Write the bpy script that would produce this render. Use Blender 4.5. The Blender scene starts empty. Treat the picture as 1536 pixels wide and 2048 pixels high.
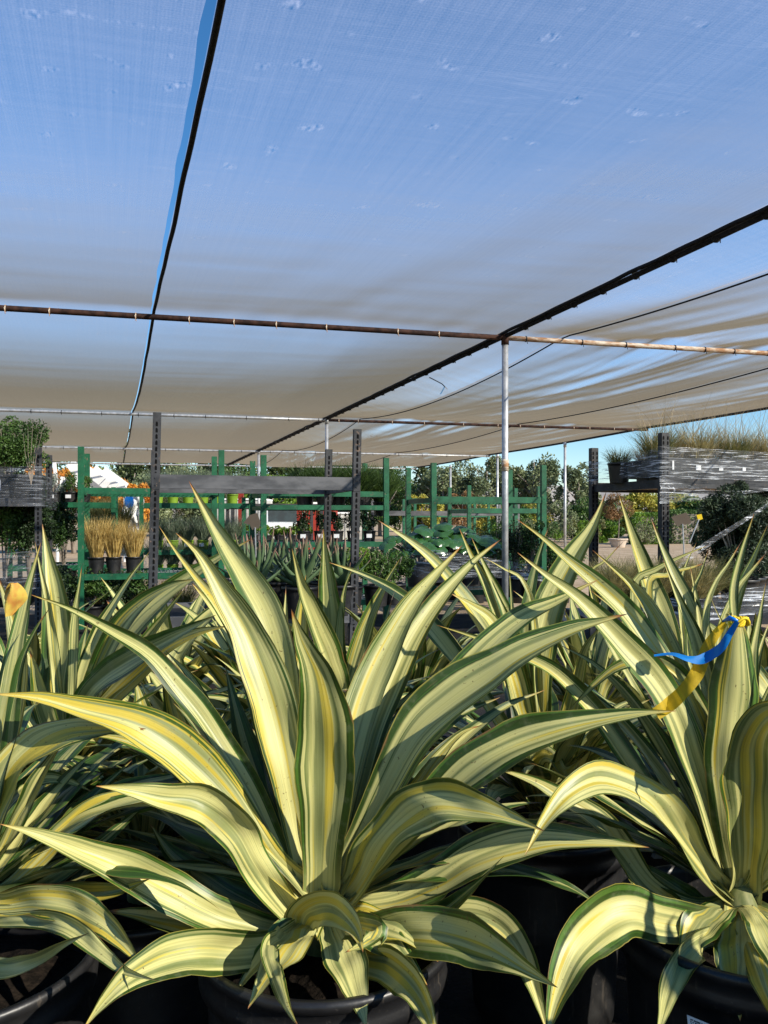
import bpy, math, random
import numpy as np
from mathutils import Vector, noise, Matrix
random.seed(7); RNG = np.random.default_rng(11)
C = bpy.context.scene.collection
S = bpy.context.scene
R = math.radians
# ---------------------------------------------------------------- camera, sky, sun, exposure
F = 1600.0; CZ = 1.30; CX = 768.0; CY = 1040.0        # focal length / horizon in pixels of the 1536 x 2048 photograph
cam_d = bpy.data.cameras.new('camera'); cam = bpy.data.objects.new('camera', cam_d); C.objects.link(cam)
cam.location = (0, 0, CZ); cam.rotation_euler = (R(90), 0, 0)
cam_d.sensor_fit = 'VERTICAL'; cam_d.sensor_height = 36; cam_d.lens = 36*F/2048; cam_d.shift_y = 16/2048
cam_d.clip_end = 3000; cam_d.clip_start = .02
S.camera = cam
S.render.resolution_x = 768; S.render.resolution_y = 1024
SUN_EL = 31; SUN_AZ = 122      # azimuth the light comes from, clockwise from +Y
w = bpy.data.worlds.new("World"); S.world = w; w.use_nodes = True
nt = w.node_tree; sky = nt.nodes.new('ShaderNodeTexSky'); sky.sky_type = 'NISHITA'; sky.sun_disc = False
sky.sun_elevation = R(SUN_EL); sky.sun_rotation = R(SUN_AZ); sky.air_density = 1.0; sky.dust_density = .0; sky.ozone_density = 3.6
hs = nt.nodes.new('ShaderNodeHueSaturation'); hs.inputs['Saturation'].default_value = 1.25; nt.links.new(sky.outputs[0], hs.inputs['Color'])
nt.links.new(hs.outputs[0], nt.nodes['Background'].inputs[0]); nt.nodes['Background'].inputs[1].default_value = 0.108
sun_d = bpy.data.lights.new('sun', 'SUN'); sun_d.energy = 5; sun_d.angle = R(.5); sun_d.color = (1, .93, .80)
sun = bpy.data.objects.new('sun', sun_d); C.objects.link(sun)
sd = Vector((math.sin(R(SUN_AZ))*math.cos(R(SUN_EL)), math.cos(R(SUN_AZ))*math.cos(R(SUN_EL)), math.sin(R(SUN_EL))))
sun.rotation_euler = sd.to_track_quat('Z', 'Y').to_euler()
S.view_settings.view_transform = 'Standard'; S.view_settings.look = 'None'; S.view_settings.exposure = 0.64; S.view_settings.gamma = 1
S.cycles.transparent_max_bounces = 16
S.cycles.max_bounces = 7; S.cycles.sample_clamp_indirect = 6

# ---------------------------------------------------------------- helpers
def P(px, py, D): return Vector(((px-CX)/F*D, D, CZ+(CY-py)/F*D))
def link_mesh(name, V, Fc, mat, parent=None, smooth=False, uv=None):
    me = bpy.data.meshes.new(name)
    if isinstance(V, np.ndarray) and isinstance(Fc, np.ndarray):
        n = len(V); k = Fc.shape[1]; m = len(Fc)
        me.vertices.add(n); me.vertices.foreach_set('co', V.astype(np.float32).ravel())
        me.loops.add(m*k); me.loops.foreach_set('vertex_index', Fc.astype(np.int32).ravel())
        me.polygons.add(m); me.polygons.foreach_set('loop_start', np.arange(0, m*k, k, dtype=np.int32)); 
        me.update(calc_edges=True)
    else:
        me.from_pydata([tuple(v) for v in V], [], [tuple(f) for f in Fc])
    if uv is not None:
        ul = me.uv_layers.new(name='UVMap'); li = np.zeros(len(me.loops), dtype=np.int32); me.loops.foreach_get('vertex_index', li)
        ul.data.foreach_set('uv', np.asarray(uv, dtype=np.float32)[li].ravel())
    if smooth: me.polygons.foreach_set('use_smooth', [True]*len(me.polygons))
    me.materials.append(mat)
    o = bpy.data.objects.new(name, me); C.objects.link(o)
    if parent: o.parent = parent
    return o
def thing(name, label, cat, loc=(0, 0, 0), rz=0, group=None):
    o = bpy.data.objects.new(name, None); C.objects.link(o); o.empty_display_size = .1
    o.location = loc; o.rotation_euler = (0, 0, rz); return tag(o, label, cat, group)
def tag(o, label, cat, group=None):
    o['label'] = label; o['category'] = cat
    if group: o['group'] = group
    return o
def struct(o, kind='structure'): o['kind'] = kind; return o
class MB:
    def __init__(s): s.V = []; s.F = []
    def add(s, V, Fc):
        b = len(s.V); s.V += [tuple(v) for v in V]; s.F += [tuple(i+b for i in f) for f in Fc]; return s
    def box(s, x0, x1, y0, y1, z0, z1, top=(0, 0)):
        tx, ty = top
        V = [(x0, y0, z0), (x1, y0, z0), (x1, y1, z0), (x0, y1, z0), (x0+tx, y0+ty, z1), (x1+tx, y0+ty, z1), (x1+tx, y1+ty, z1), (x0+tx, y1+ty, z1)]
        return s.add(V, [(0, 3, 2, 1), (4, 5, 6, 7), (0, 1, 5, 4), (1, 2, 6, 5), (2, 3, 7, 6), (3, 0, 4, 7)])
    def tube(s, pts, r, n=8, cap=True):
        pts = [Vector(p) for p in pts]; V = []; Fc = []
        rr = r if isinstance(r, (list, tuple)) else [r]*len(pts)
        for i, p in enumerate(pts):
            t = (pts[min(i+1, len(pts)-1)]-pts[max(i-1, 0)]).normalized()
            a = t.orthogonal().normalized() if abs(t.z) < .9 else t.cross(Vector((0, 1, 0))).normalized()
            if abs(t.z) < .9: a = t.cross(Vector((0, 0, 1))).normalized()
            b = t.cross(a)
            for k in range(n):
                q = 2*math.pi*k/n; V.append(p+a*math.cos(q)*rr[i]+b*math.sin(q)*rr[i])
        for i in range(len(pts)-1):
            for k in range(n):
                Fc.append((i*n+k, i*n+(k+1) % n, (i+1)*n+(k+1) % n, (i+1)*n+k))
        if cap: Fc += [tuple(range(n-1, -1, -1)), tuple(range((len(pts)-1)*n, len(pts)*n))]
        return s.add(V, Fc)
    def lathe(s, prof, n=24, cx=0, cy=0):
        V = []; Fc = []
        for (r, z) in prof:
            for k in range(n):
                q = 2*math.pi*k/n; V.append((cx+r*math.cos(q), cy+r*math.sin(q), z))
        for i in range(len(prof)-1):
            for k in range(n): Fc.append((i*n+k, i*n+(k+1) % n, (i+1)*n+(k+1) % n, (i+1)*n+k))
        return s.add(V, Fc)
    def build(s, name, mat, parent=None, smooth=False): return link_mesh(name, s.V, s.F, mat, parent, smooth)
def copy_tree(o, parent=None):
    c = o.copy(); C.objects.link(c); c.parent = parent
    for ch in list(o.children): copy_tree(ch, c)
    return c
# ---------------------------------------------------------------- materials
class NT:
    def __init__(s, name, rough=.5, spec=.3):
        s.m = bpy.data.materials.new(name); s.m.use_nodes = True; s.t = s.m.node_tree
        s.b = s.t.nodes['Principled BSDF']; s.b.inputs['Roughness'].default_value = rough; s.b.inputs['Specular IOR Level'].default_value = spec
        s.out = s.t.nodes['Material Output']
    def n(s, typ, **kw):
        x = s.t.nodes.new(typ)
        for k, v in kw.items(): setattr(x, k, v)
        return x
    def l(s, a, b): s.t.links.new(a, b)
    def set(s, sock, v):
        if hasattr(v, 'is_linked') or hasattr(v, 'links'): s.l(v, sock)
        else: sock.default_value = v
    def math(s, op, a, b=0.0, c=None, clamp=False):
        x = s.n('ShaderNodeMath', operation=op, use_clamp=clamp); s.set(x.inputs[0], a); s.set(x.inputs[1], b)
        if c is not None: s.set(x.inputs[2], c)
        return x.outputs[0]
    def mix(s, f, a, b, mode='MIX'):
        x = s.n('ShaderNodeMix', data_type='RGBA', blend_type=mode)
        s.set(x.inputs['Factor'], f)
        for i, v in ((6, a), (7, b)):
            if isinstance(v, tuple): x.inputs[i].default_value = (*v, 1) if len(v) == 3 else v
            else: s.l(v, x.inputs[i])
        return x.outputs[2]
    def ramp(s, v, stops):
        x = s.n('ShaderNodeMapRange', clamp=True, interpolation_type='SMOOTHSTEP'); s.set(x.inputs[0], v)
        x.inputs[1].default_value, x.inputs[2].default_value = stops
        return x.outputs[0]
    def comb(s, x, y, z=0.0):
        c = s.n('ShaderNodeCombineXYZ'); s.set(c.inputs[0], x); s.set(c.inputs[1], y); s.set(c.inputs[2], z); return c.outputs[0]
    def noise(s, vec, scale=1.0, detail=2.0, rough=.5):
        x = s.n('ShaderNodeTexNoise'); 
        if vec is not None: s.l(vec, x.inputs['Vector'])
        x.inputs['Scale'].default_value = scale; x.inputs['Detail'].default_value = detail; x.inputs['Roughness'].default_value = rough
        return x.outputs[0]
    def coord(s, which='Object'): return s.n('ShaderNodeTexCoord').outputs[which]
    def rand(s): return s.n('ShaderNodeObjectInfo').outputs['Random']
    def island(s): return s.n('ShaderNodeNewGeometry').outputs['Random Per Island']
    def color(s, c): s.l(c, s.b.inputs['Base Color']) if not isinstance(c, tuple) else setattr(s.b.inputs['Base Color'], 'default_value', (*c, 1))
    def bump(s, h, strength=.3, dist=.01):
        x = s.n('ShaderNodeBump'); x.inputs['Strength'].default_value = strength; x.inputs['Distance'].default_value = dist
        s.l(h, x.inputs['Height']); s.l(x.outputs[0], s.b.inputs['Normal']); return x.outputs[0]
def simple(name, c1, c2, scale=6, rough=.5, spec=.3, metal=0, bump=0, detail=4, stretch=None):
    m = NT(name, rough, spec); v = m.coord()
    if stretch:
        mp = m.n('ShaderNodeMapping'); m.l(v, mp.inputs[0]); mp.inputs['Scale'].default_value = stretch; v = mp.outputs[0]
    n = m.noise(v, scale, detail, .6); m.color(m.mix(m.ramp(n, (.35, .65)), c1, c2)); m.b.inputs['Metallic'].default_value = metal
    if bump: m.bump(n, bump, .01)
    return m.m
def painted(name, c1, c2, chip, rough=.5):
    m = NT(name, rough, .35); v = m.coord(); n = m.noise(v, 5, 4, .6); k = m.noise(v, 26, 4, .7); g = m.noise(v, 3, 2)
    col = m.mix(m.ramp(n, (.35, .65)), c1, c2); f = m.math('MULTIPLY', m.ramp(k, (.60, .64)), m.ramp(g, (.40, .62))); col = m.mix(f, col, chip)
    d = m.noise(v, 60, 3, .7); col = m.mix(m.math('MULTIPLY', m.ramp(d, (.55, .8)), .35), col, tuple(min(1, x*2.2+.04) for x in c2)); m.color(col); m.bump(k, .25, .004); return m.m
def foliage(name, a, b, c=None, transl=.25, scale=2.0, rough=.5):
    m = NT(name, rough, .35)
    n = m.noise(m.coord(), scale, 2); r = m.island()
    col = m.mix(r, a, b); col = m.mix(m.ramp(n, (.4, .65)), col, c or tuple(x*.6 for x in a))
    m.color(col)
    t = m.n('ShaderNodeBsdfTranslucent'); m.l(col, t.inputs[0]); mx = m.n('ShaderNodeMixShader'); mx.inputs[0].default_value = transl
    m.l(m.b.outputs[0], mx.inputs[1]); m.l(t.outputs[0], mx.inputs[2]); m.l(mx.outputs[0], m.out.inputs[0])
    return m.m
def blade_mat(name, thr, yel=.5, dark=0.0, tipc=(.42, .18, .03)):
    """variegated strap leaf: u runs across, v from base to tip"""
    m = NT(name, .42, .4)
    sx = m.n('ShaderNodeSeparateXYZ'); m.l(m.coord('UV'), sx.inputs[0]); u, v = sx.outputs[0], sx.outputs[1]
    r = m.math('MULTIPLY', m.rand(), 37.0); r2 = m.math('FRACT', m.math('MULTIPLY', m.rand(), 113.0))
    ur = m.math('ADD', u, r)
    nb = m.noise(m.comb(m.math('MULTIPLY', ur, 6.5), m.math('MULTIPLY', v, 1.0), r), 1, 1.5)
    nf = m.noise(m.comb(m.math('MULTIPLY', ur, 30.0), m.math('MULTIPLY', v, 2.0), r), 1, 2)
    ny = m.noise(m.comb(m.math('MULTIPLY', ur, 6.0), m.math('MULTIPLY', v, .8), m.math('ADD', r, 9.0)), 1, 1)
    ng = m.noise(m.comb(m.math('MULTIPLY', ur, 15.0), m.math('MULTIPLY', v, .9), m.math('ADD', r, 21.0)), 1, 1)
    cream = m.mix(nf, (.35, .33, .10), (.64, .60, .25))
    grey = m.mix(nf, (.07, .10, .03), (.25, .275, .10))
    col = m.mix(m.math('MULTIPLY', m.ramp(nb, (.47, .62)), .85), cream, grey)
    col = m.mix(m.math('MULTIPLY', m.ramp(nf, (.55, .68)), .35), col, (.15, .19, .06))
    yt = .69-.12*yel
    col = m.mix(m.ramp(ny, (yt-.03, yt+.05)), col, m.mix(nf, (.42, .31, .03), (.56, .45, .07)))
    # green margins, wandering along the leaf; thin green streaks beside them
    e = m.math('ABSOLUTE', m.math('SUBTRACT', m.math('MULTIPLY', u, 2.0), 1.0))
    nm = m.noise(m.comb(m.math('MULTIPLY', ur, 2.5), m.math('MULTIPLY', v, 1.6), m.math('ADD', r, 3.0)), 1, 1)
    ee = m.math('ADD', e, m.math('MULTIPLY', m.math('SUBTRACT', nm, .5), .55))
    th = m.math('ADD', m.math('MULTIPLY', r2, .16), thr-.08)
    gm = m.math('MULTIPLY_ADD', m.math('SUBTRACT', ee, th), 26.0, 0.5, clamp=True)
    green = m.mix(nf, (.010, .029, .003), (.026, .062, .006))
    green = m.mix(m.ramp(ng, (.52, .62)), green, (.055, .125, .015))
    near = m.ramp(ee, (thr-.35, thr))
    gs = m.math('MULTIPLY', m.ramp(ng, (.57, .60)), m.math('ADD', m.math('MULTIPLY', near, .75), .25))
    col = m.mix(gs, col, (.035, .085, .012))
    col = m.mix(gm, col, green)
    # yellow rim, dry brown line on the edge, dry tip, specks
    rimn = m.math('MULTIPLY', m.ramp(e, (.955, .99)), .8)
    col = m.mix(rimn, col, (.30, .26, .05))
    tip = m.ramp(m.math('ADD', v, m.math('MULTIPLY', m.math('SUBTRACT', nb, .5), .10)), (.91, 1.03))
    col = m.mix(m.math('MULTIPLY', tip, .75), col, (.50, .30, .04)); r3 = m.math('FRACT', m.math('MULTIPLY', m.rand(), 271.0)); vt = m.math('ADD', m.math('ADD', v, m.math('MULTIPLY', m.math('POWER', r3, 3.0), .055)), m.math('MULTIPLY', m.math('SUBTRACT', nf, .5), .05))
    col = m.mix(m.ramp(vt, (.978, 1.0)), col, (.30, .11, .03)); col = m.mix(m.ramp(vt, (1.0, 1.015)), col, (.045, .022, .014))
    basey = m.math('MULTIPLY', m.math('SUBTRACT', 1.0, m.ramp(v, (.0, .22))), .45)
    col = m.mix(basey, col, (.48, .44, .16))
    sp = m.noise(m.coord('Object'), 170, 1); sp2 = m.noise(m.coord('Object'), 9, 1)
    col = m.mix(m.math('MULTIPLY', m.math('MULTIPLY', m.ramp(sp, (.70, .74)), m.ramp(sp2, (.48, .6))), .75), col, (.10, .06, .02))
    scr = m.noise(m.comb(m.math('MULTIPLY', ur, 60.0), m.math('MULTIPLY', v, 7.0), r), 1, 3, .7)
    col = m.mix(m.math('MULTIPLY', m.ramp(scr, (.66, .74)), .55), col, (.16, .11, .045))
    dust = m.noise(m.coord('Object'), 26, 4, .7); col = m.mix(m.math('MULTIPLY', m.ramp(dust, (.5, .8)), .22), col, (.36, .34, .24))
    frm = m.math('MULTIPLY', m.ramp(m.math('ADD', e, m.math('MULTIPLY', m.math('SUBTRACT', sp2, .5), .5)), (1.0, 1.08)), .9); col = m.mix(frm, col, (.16, .08, .03))
    fb = m.noise(m.comb(m.math('MULTIPLY', ur, 120.0), m.math('MULTIPLY', v, 3.0), r), 1, 2, .7)
    col = m.mix(m.math('MULTIPLY', m.ramp(fb, (.42, .70)), .30), col, m.mix(.5, col, (.05, .06, .015)))
    if dark: col = m.mix(dark, col, (.02, .05, .012))
    m.color(col)
    rg = m.mix(nf, (.34, .34, .34), (.55, .55, .55)); m.l(rg, m.b.inputs['Roughness'])
    m.bump(nf, .22, .002)
    t = m.n('ShaderNodeBsdfTranslucent'); m.l(m.mix(.4, col, (.42, .42, .06)), t.inputs[0]); mx = m.n('ShaderNodeMixShader'); mx.inputs[0].default_value = .08
    m.l(m.b.outputs[0], mx.inputs[1]); m.l(t.outputs[0], mx.inputs[2]); m.l(mx.outputs[0], m.out.inputs[0])
    return m.m
BL = {'v': blade_mat('variegated_leaf', .68), 'w': blade_mat('variegated_leaf_pale', .81, .3), 'y': blade_mat('variegated_leaf_yellow', .90, 1.6),
      'm': blade_mat('variegated_leaf_green_margin', .64, .5), 'g': blade_mat('variegated_leaf_mostly_green', .30, .2, .35)}
M = {}
def potmat():
    m = NT('black_pot_plastic', .4, .5); v = m.coord(); a = m.noise(v, 7, 5, .65)
    mp = m.n('ShaderNodeMapping'); m.l(v, mp.inputs[0]); mp.inputs['Scale'].default_value = (30, 30, 3); b = m.noise(mp.outputs[0], 2, 3, .7); c = m.noise(v, 90, 3, .7)
    col = m.mix(m.ramp(a, (.4, .7)), (.009, .009, .010), (.020, .019, .018)); col = m.mix(m.math('MULTIPLY', m.ramp(b, (.60, .72)), .45), col, (.075, .062, .048)); col = m.mix(m.math('MULTIPLY', m.ramp(c, (.62, .72)), .35), col, (.09, .08, .07))
    m.color(col); m.l(m.mix(a, (.28, .28, .28), (.62, .62, .62)), m.b.inputs['Roughness']); m.bump(a, .25, .01); return m.m
M['black_plastic'] = potmat()
M['soil'] = simple('potting_soil', (.004, .003, .002), (.014, .010, .007), 60, .95, .1, bump=.9)
M['galv'] = simple('galvanised_steel', (.34, .35, .35), (.52, .52, .51), 14, .45, .5, .55)
M['rust'] = simple('rusted_steel', (.36, .19, .09), (.66, .58, .46), 9, .75, .2, .1, .3, stretch=(1, 1, 3))
M['rustdark'] = simple('dark_rusted_steel', (.02, .011, .009), (.065, .032, .022), 12, .8, .2, .1, .3)
M['cord'] = simple('black_cord', (.008, .008, .009), (.02, .02, .02), 40, .8, .2)
M['black_steel'] = painted('black_rack_steel', (.016, .017, .019), (.045, .046, .050), (.15, .10, .07), .55)
M['grey_steel'] = simple('worn_grey_rack_steel', (.045, .046, .05), (.11, .11, .115), 9, .5, .4, 0, .15, stretch=(.4, 2, 1))
M['slot'] = simple('slot_shadow', (.004, .004, .004), (.006, .006, .006), 5, .9, .1)
M['light_slot'] = simple('bare_slot_edge', (.25, .25, .25), (.4, .4, .4), 50, .6, .3)
M['green_steel'] = painted('green_rack_steel', (.004, .065, .028), (.010, .115, .05), (.16, .12, .08))
M['wood'] = simple('shelf_board', (.30, .20, .11), (.42, .30, .18), 8, .8, .1, stretch=(1, 8, 8))
M['white'] = simple('white_paint', (.78, .78, .76), (.84, .84, .82), 4, .5, .3)
M['dirtywhite'] = simple('weathered_white_paint', (.34, .32, .28), (.50, .48, .43), 3, .7, .2)
M['tagpaper'] = simple('plant_tag_paper', (.75, .75, .74), (.85, .85, .84), 20, .6, .2)
M['card'] = simple('brown_card_sign', (.13, .10, .075), (.15, .12, .09), 5, .8, .1)
M['card_grey'] = simple('grey_tag', (.10, .11, .12), (.16, .17, .18), 30, .6, .3)
M['lime'] = simple('lime_pot_plastic', (.15, .26, .015), (.20, .33, .03), 8, .45, .4)
M['red'] = simple('red_paint', (.24, .025, .015), (.32, .04, .025), 5, .55, .3)
M['glass'] = simple('dark_glass', (.02, .03, .04), (.03, .05, .06), 3, .1, .6)
M['yellowcard'] = simple('yellow_tag', (.75, .50, .02), (.8, .58, .03), 5, .6, .2)
M['ink'] = simple('label_print', (.02, .02, .02), (.03, .03, .03), 5, .7, .2)
M['barkgrey'] = simple('grey_bark', (.16, .13, .10), (.36, .31, .26), 6, .9, .1, bump=.5, stretch=(1, 1, .3))
M['terracotta'] = simple('pale_tub', (.42, .34, .26), (.55, .45, .36), 4, .8, .1)
M['hill'] = simple('dry_hillside', (.30, .27, .24), (.44, .40, .36), .02, .95, .05)
M['ribbon_blue'] = simple('blue_flagging_tape', (.0, .10, .42), (.0, .15, .55), 20, .3, .5)
M['boxes'] = simple('cardboard', (.34, .23, .13), (.42, .30, .19), 3, .8, .1)
def tape(name, c, tr):
    m = NT(name, .6, .25); n = m.noise(m.coord(), 30, 2); col = m.mix(n, c, tuple(x*.8 for x in c)); m.color(col)
    t = m.n('ShaderNodeBsdfTransparent'); t.inputs[0].default_value = (*c, 1); mx = m.n('ShaderNodeMixShader'); mx.inputs[0].default_value = tr
    m.l(m.b.outputs[0], mx.inputs[1]); m.l(t.outputs[0], mx.inputs[2]); m.l(mx.outputs[0], m.out.inputs[0]); return m.m
M['tape_yellow'] = tape('yellow_flagging_tape', (.62, .42, .02), .40)
M['tape_blue'] = tape('blue_flagging_film', (.0, .15, .46), .10)
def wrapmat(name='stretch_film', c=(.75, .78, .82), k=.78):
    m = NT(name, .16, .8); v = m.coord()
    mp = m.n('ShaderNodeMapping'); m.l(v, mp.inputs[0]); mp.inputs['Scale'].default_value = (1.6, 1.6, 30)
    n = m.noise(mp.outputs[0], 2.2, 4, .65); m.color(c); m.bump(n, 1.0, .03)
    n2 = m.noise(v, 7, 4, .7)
    f = m.math('ADD', m.ramp(n, (.50, .66)), m.ramp(n2, (.62, .72)), clamp=True); f = m.math('MULTIPLY_ADD', f, k, .07)  # opaque streaks also stand in for white glints on the film
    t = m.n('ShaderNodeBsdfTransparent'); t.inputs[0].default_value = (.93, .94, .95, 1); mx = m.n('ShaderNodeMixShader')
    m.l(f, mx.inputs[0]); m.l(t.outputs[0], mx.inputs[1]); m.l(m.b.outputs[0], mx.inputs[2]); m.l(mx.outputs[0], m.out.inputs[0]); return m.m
M['film'] = wrapmat()
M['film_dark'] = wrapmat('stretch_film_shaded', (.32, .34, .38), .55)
def clothmat():
    """woven shade cloth: holes let the sky through, they close up at a slant because the threads have thickness"""
    m = NT('woven_shade_cloth', .9, .05); uv = m.coord('UV')
    sx = m.n('ShaderNodeSeparateXYZ'); m.l(uv, sx.inputs[0]); u, v = sx.outputs[0], sx.outputs[1]
    lw = m.n('ShaderNodeLayerWeight'); lw.inputs[0].default_value = .5
    cosv = m.math('SUBTRACT', 1.0, lw.outputs['Facing'])
    st = m.noise(m.comb(m.math('MULTIPLY', u, 46.0), m.math('MULTIPLY', v, .8)), 1, 3, .6)
    st2 = m.noise(m.comb(m.math('MULTIPLY', u, 1.1), m.math('MULTIPLY', v, 26.0)), 1, 3, .6)
    big = m.noise(m.comb(u, v), 1.3, 2)
    dirt = m.math('MULTIPLY', m.math('PINGPONG', m.math('ADD', m.math('DIVIDE', v, 6.1), 0.0), .5), 2.0)   # dusty near the cross pipes
    dirt = m.math('SUBTRACT', 1.0, m.ramp(dirt, (0.0, .22)))
    wx = m.n('ShaderNodeTexWave', wave_type='BANDS', bands_direction='X'); m.l(uv, wx.inputs[0]); wx.inputs['Scale'].default_value = 26; wx.inputs['Distortion'].default_value = .6
    wy = m.n('ShaderNodeTexWave', wave_type='BANDS', bands_direction='Y'); m.l(uv, wy.inputs[0]); wy.inputs['Scale'].default_value = 26; wy.inputs['Distortion'].default_value = .6
    weave = m.math('MULTIPLY', m.math('ADD', wx.outputs[1], wy.outputs[1]), .5)
    hole = m.math('MULTIPLY', m.ramp(cosv, (.12, .46)), .82)
    mod = m.math('ADD', m.math('MULTIPLY', m.math('SUBTRACT', st, .5), .17), m.math('MULTIPLY', m.math('SUBTRACT', st2, .5), .10))
    mod = m.math('ADD', mod, m.math('MULTIPLY', m.math('SUBTRACT', weave, .5), .06))
    mod = m.math('ADD', mod, m.math('MULTIPLY', m.math('SUBTRACT', big, .5), .06))
    mod = m.math('SUBTRACT', mod, m.math('MULTIPLY', dirt, .13))
    gr = m.noise(uv, 130, 1); mod = m.math('ADD', mod, m.math('MULTIPLY', m.math('SUBTRACT', gr, .5), .15))
    cr = m.noise(m.comb(m.math('MULTIPLY', u, .55), m.math('MULTIPLY', v, 7.0), 4.0), 1, 2, .5)
    crease = m.math('SUBTRACT', 1.0, m.ramp(m.math('ABSOLUTE', m.math('SUBTRACT', cr, .5)), (.0, .012)))
    cm = m.ramp(m.noise(m.comb(m.math('MULTIPLY', u, .9), m.math('MULTIPLY', v, .9), 8.0), 1, 1), (.48, .66)); mod = m.math('SUBTRACT', mod, m.math('MULTIPLY', m.math('MULTIPLY', crease, cm), .05))
    sn = m.noise(m.comb(m.math('MULTIPLY', u, 6.5), m.math('MULTIPLY', v, 9.0), 2.0), 1, 0); snf = m.noise(m.comb(m.math('MULTIPLY', u, 60.0), m.math('MULTIPLY', v, 22.0), 2.0), 1, 1)
    mod = m.math('ADD', mod, m.math('MULTIPLY', m.math('MULTIPLY', m.ramp(sn, (.70, .80)), m.math('SUBTRACT', snf, .56)), .9))
    hole = m.math('MULTIPLY', hole, m.math('ADD', mod, 1.0), clamp=True)
    col = m.mix(dirt, (.37, .325, .24), (.34, .27, .165))
    col = m.mix(m.math('MULTIPLY', st, .5), col, (.25, .22, .17))
    m.color(col); bp = m.n('ShaderNodeBump'); bp.inputs['Strength'].default_value = .25; bp.inputs['Distance'].default_value = .02
    m.l(st2, bp.inputs['Height']); m.l(bp.outputs[0], m.b.inputs['Normal'])
    tl = m.n('ShaderNodeBsdfTranslucent'); m.l(m.mix(m.ramp(cosv, (.14, .50)), m.mix(.5, col, (.42, .35, .25)), (.74, .76, .90)), tl.inputs[0])  # light put into thread colour: pale sunlit face-on, beige shaded at a slant
    a = m.n('ShaderNodeMixShader'); m.l(m.math('MULTIPLY_ADD', m.ramp(cosv, (.14, .50)), .50, .40), a.inputs[0]); m.l(m.b.outputs[0], a.inputs[1]); m.l(tl.outputs[0], a.inputs[2])
    tr = m.n('ShaderNodeBsdfTransparent'); tr.inputs[0].default_value = (1, 1, 1, 1)
    x = m.n('ShaderNodeMixShader'); m.l(hole, x.inputs[0]); m.l(a.outputs[0], x.inputs[1]); m.l(tr.outputs[0], x.inputs[2]); m.l(x.outputs[0], m.out.inputs[0])
    return m.m
M['cloth'] = clothmat()

# ---------------------------------------------------------------- ground, hills
def ground():
    m = NT('dusty_ground', .95, .1); v = m.coord(); n = m.noise(v, 1.2, 6, .6); n2 = m.noise(v, 40, 3)
    c = m.mix(m.ramp(n, (.35, .65)), (.34, .25, .16), (.47, .36, .25)); c = m.mix(m.math('MULTIPLY', m.ramp(n2, (.45, .7)), .5), c, (.22, .16, .10)); m.color(c); m.bump(n2, .6, .02)
    struct(link_mesh('ground', [(-1200, -200, 0), (1200, -200, 0), (1200, 2500, 0), (-1200, 2500, 0)], [(0, 1, 2, 3)], m.m))
    mm = NT('weed_mat_weave', .85, .15); v = mm.coord(); n = mm.noise(v, 5, 5); n2 = mm.noise(v, 90, 2)
    mm.color(mm.mix(mm.ramp(n, (.4, .7)), (.012, .012, .012), (.035, .028, .02))); mm.bump(n2, .5, .01)
    struct(link_mesh('weed_mat', [(-9, -.5, .004), (3.9, -.5, .004), (2.2, 11, .004), (-12, 11, .004)], [(0, 1, 2, 3)], mm.m))  # dark mat; under the racks its black also stands in for shade
    V = []; Fc = []; n = 90
    for i in range(n):
        x = -1100+2200*i/(n-1); h = 44+26*noise.noise(Vector((x*.004, 3, 0)))+9*noise.noise(Vector((x*.02, 7, 0)))
        V += [(x, 900, -2), (x, 985, h*.65), (x, 1080, h), (x, 1250, -2)]
    for i in range(n-1):
        for k in range(3): Fc.append((i*4+k, i*4+4+k, i*4+5+k, i*4+k+1))
    struct(link_mesh('hills', V, Fc, M['hill'], smooth=True))
ground()

# ---------------------------------------------------------------- canopy
ZR = CZ+1.72; P0 = Vector((1.12, 7.4, ZR)); DC = Vector((1, .25, 0)); DD = Vector((-.342, 1, 0)); ROWS = [0, 6.1, 12.3, 17.4]
def sag(r, a):
    k = [-6.1]+ROWS
    for i in range(len(k)-1):
        if r <= k[i+1]+1e-6: f = (r-k[i])/(k[i+1]-k[i]); return -a*4*f*(1-f)
    return 0
def zsag(s, r):
    amp = float(np.interp(s, [-15, -3.03, -1.2, 0, .57, 1.6, 3.4, 4.6, 5.9], [.15, .15, .12, .0, .17, .22, .08, .13, .02]))
    return sag(r, amp)*((.35 if s <= 0 else .8) if r < 0 else 1)
def roof(s, r, dz=0): p = P0+DC*s+DD*r; return Vector((p.x, p.y, ZR+dz))
def cloth_z(s, r, s0, s1, a, wr, seed):
    z = zsag(s, r)+.030; f = (s-s0)/(s1-s0); e = math.sin(math.pi*min(max(f, 0), 1))
    # long shallow folds running with the strip, small puckers towards the cross pipes
    q = Vector((s*1.0+r*.28+seed, r*.16, seed)); z += wr*(noise.noise(q*1.5)*1.1+.55*noise.noise(q*3.7)+.25*noise.noise(Vector((s*9+r*1.2, r*.5, seed))))*e
    k = min(abs(r-x) for x in ROWS); z += .008*math.exp(-k/.4)*noise.noise(Vector((s*5, r*1.5, 5)))
    z += .0028*noise.noise(Vector((s*.6, r*13, 9)))
    return z
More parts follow.
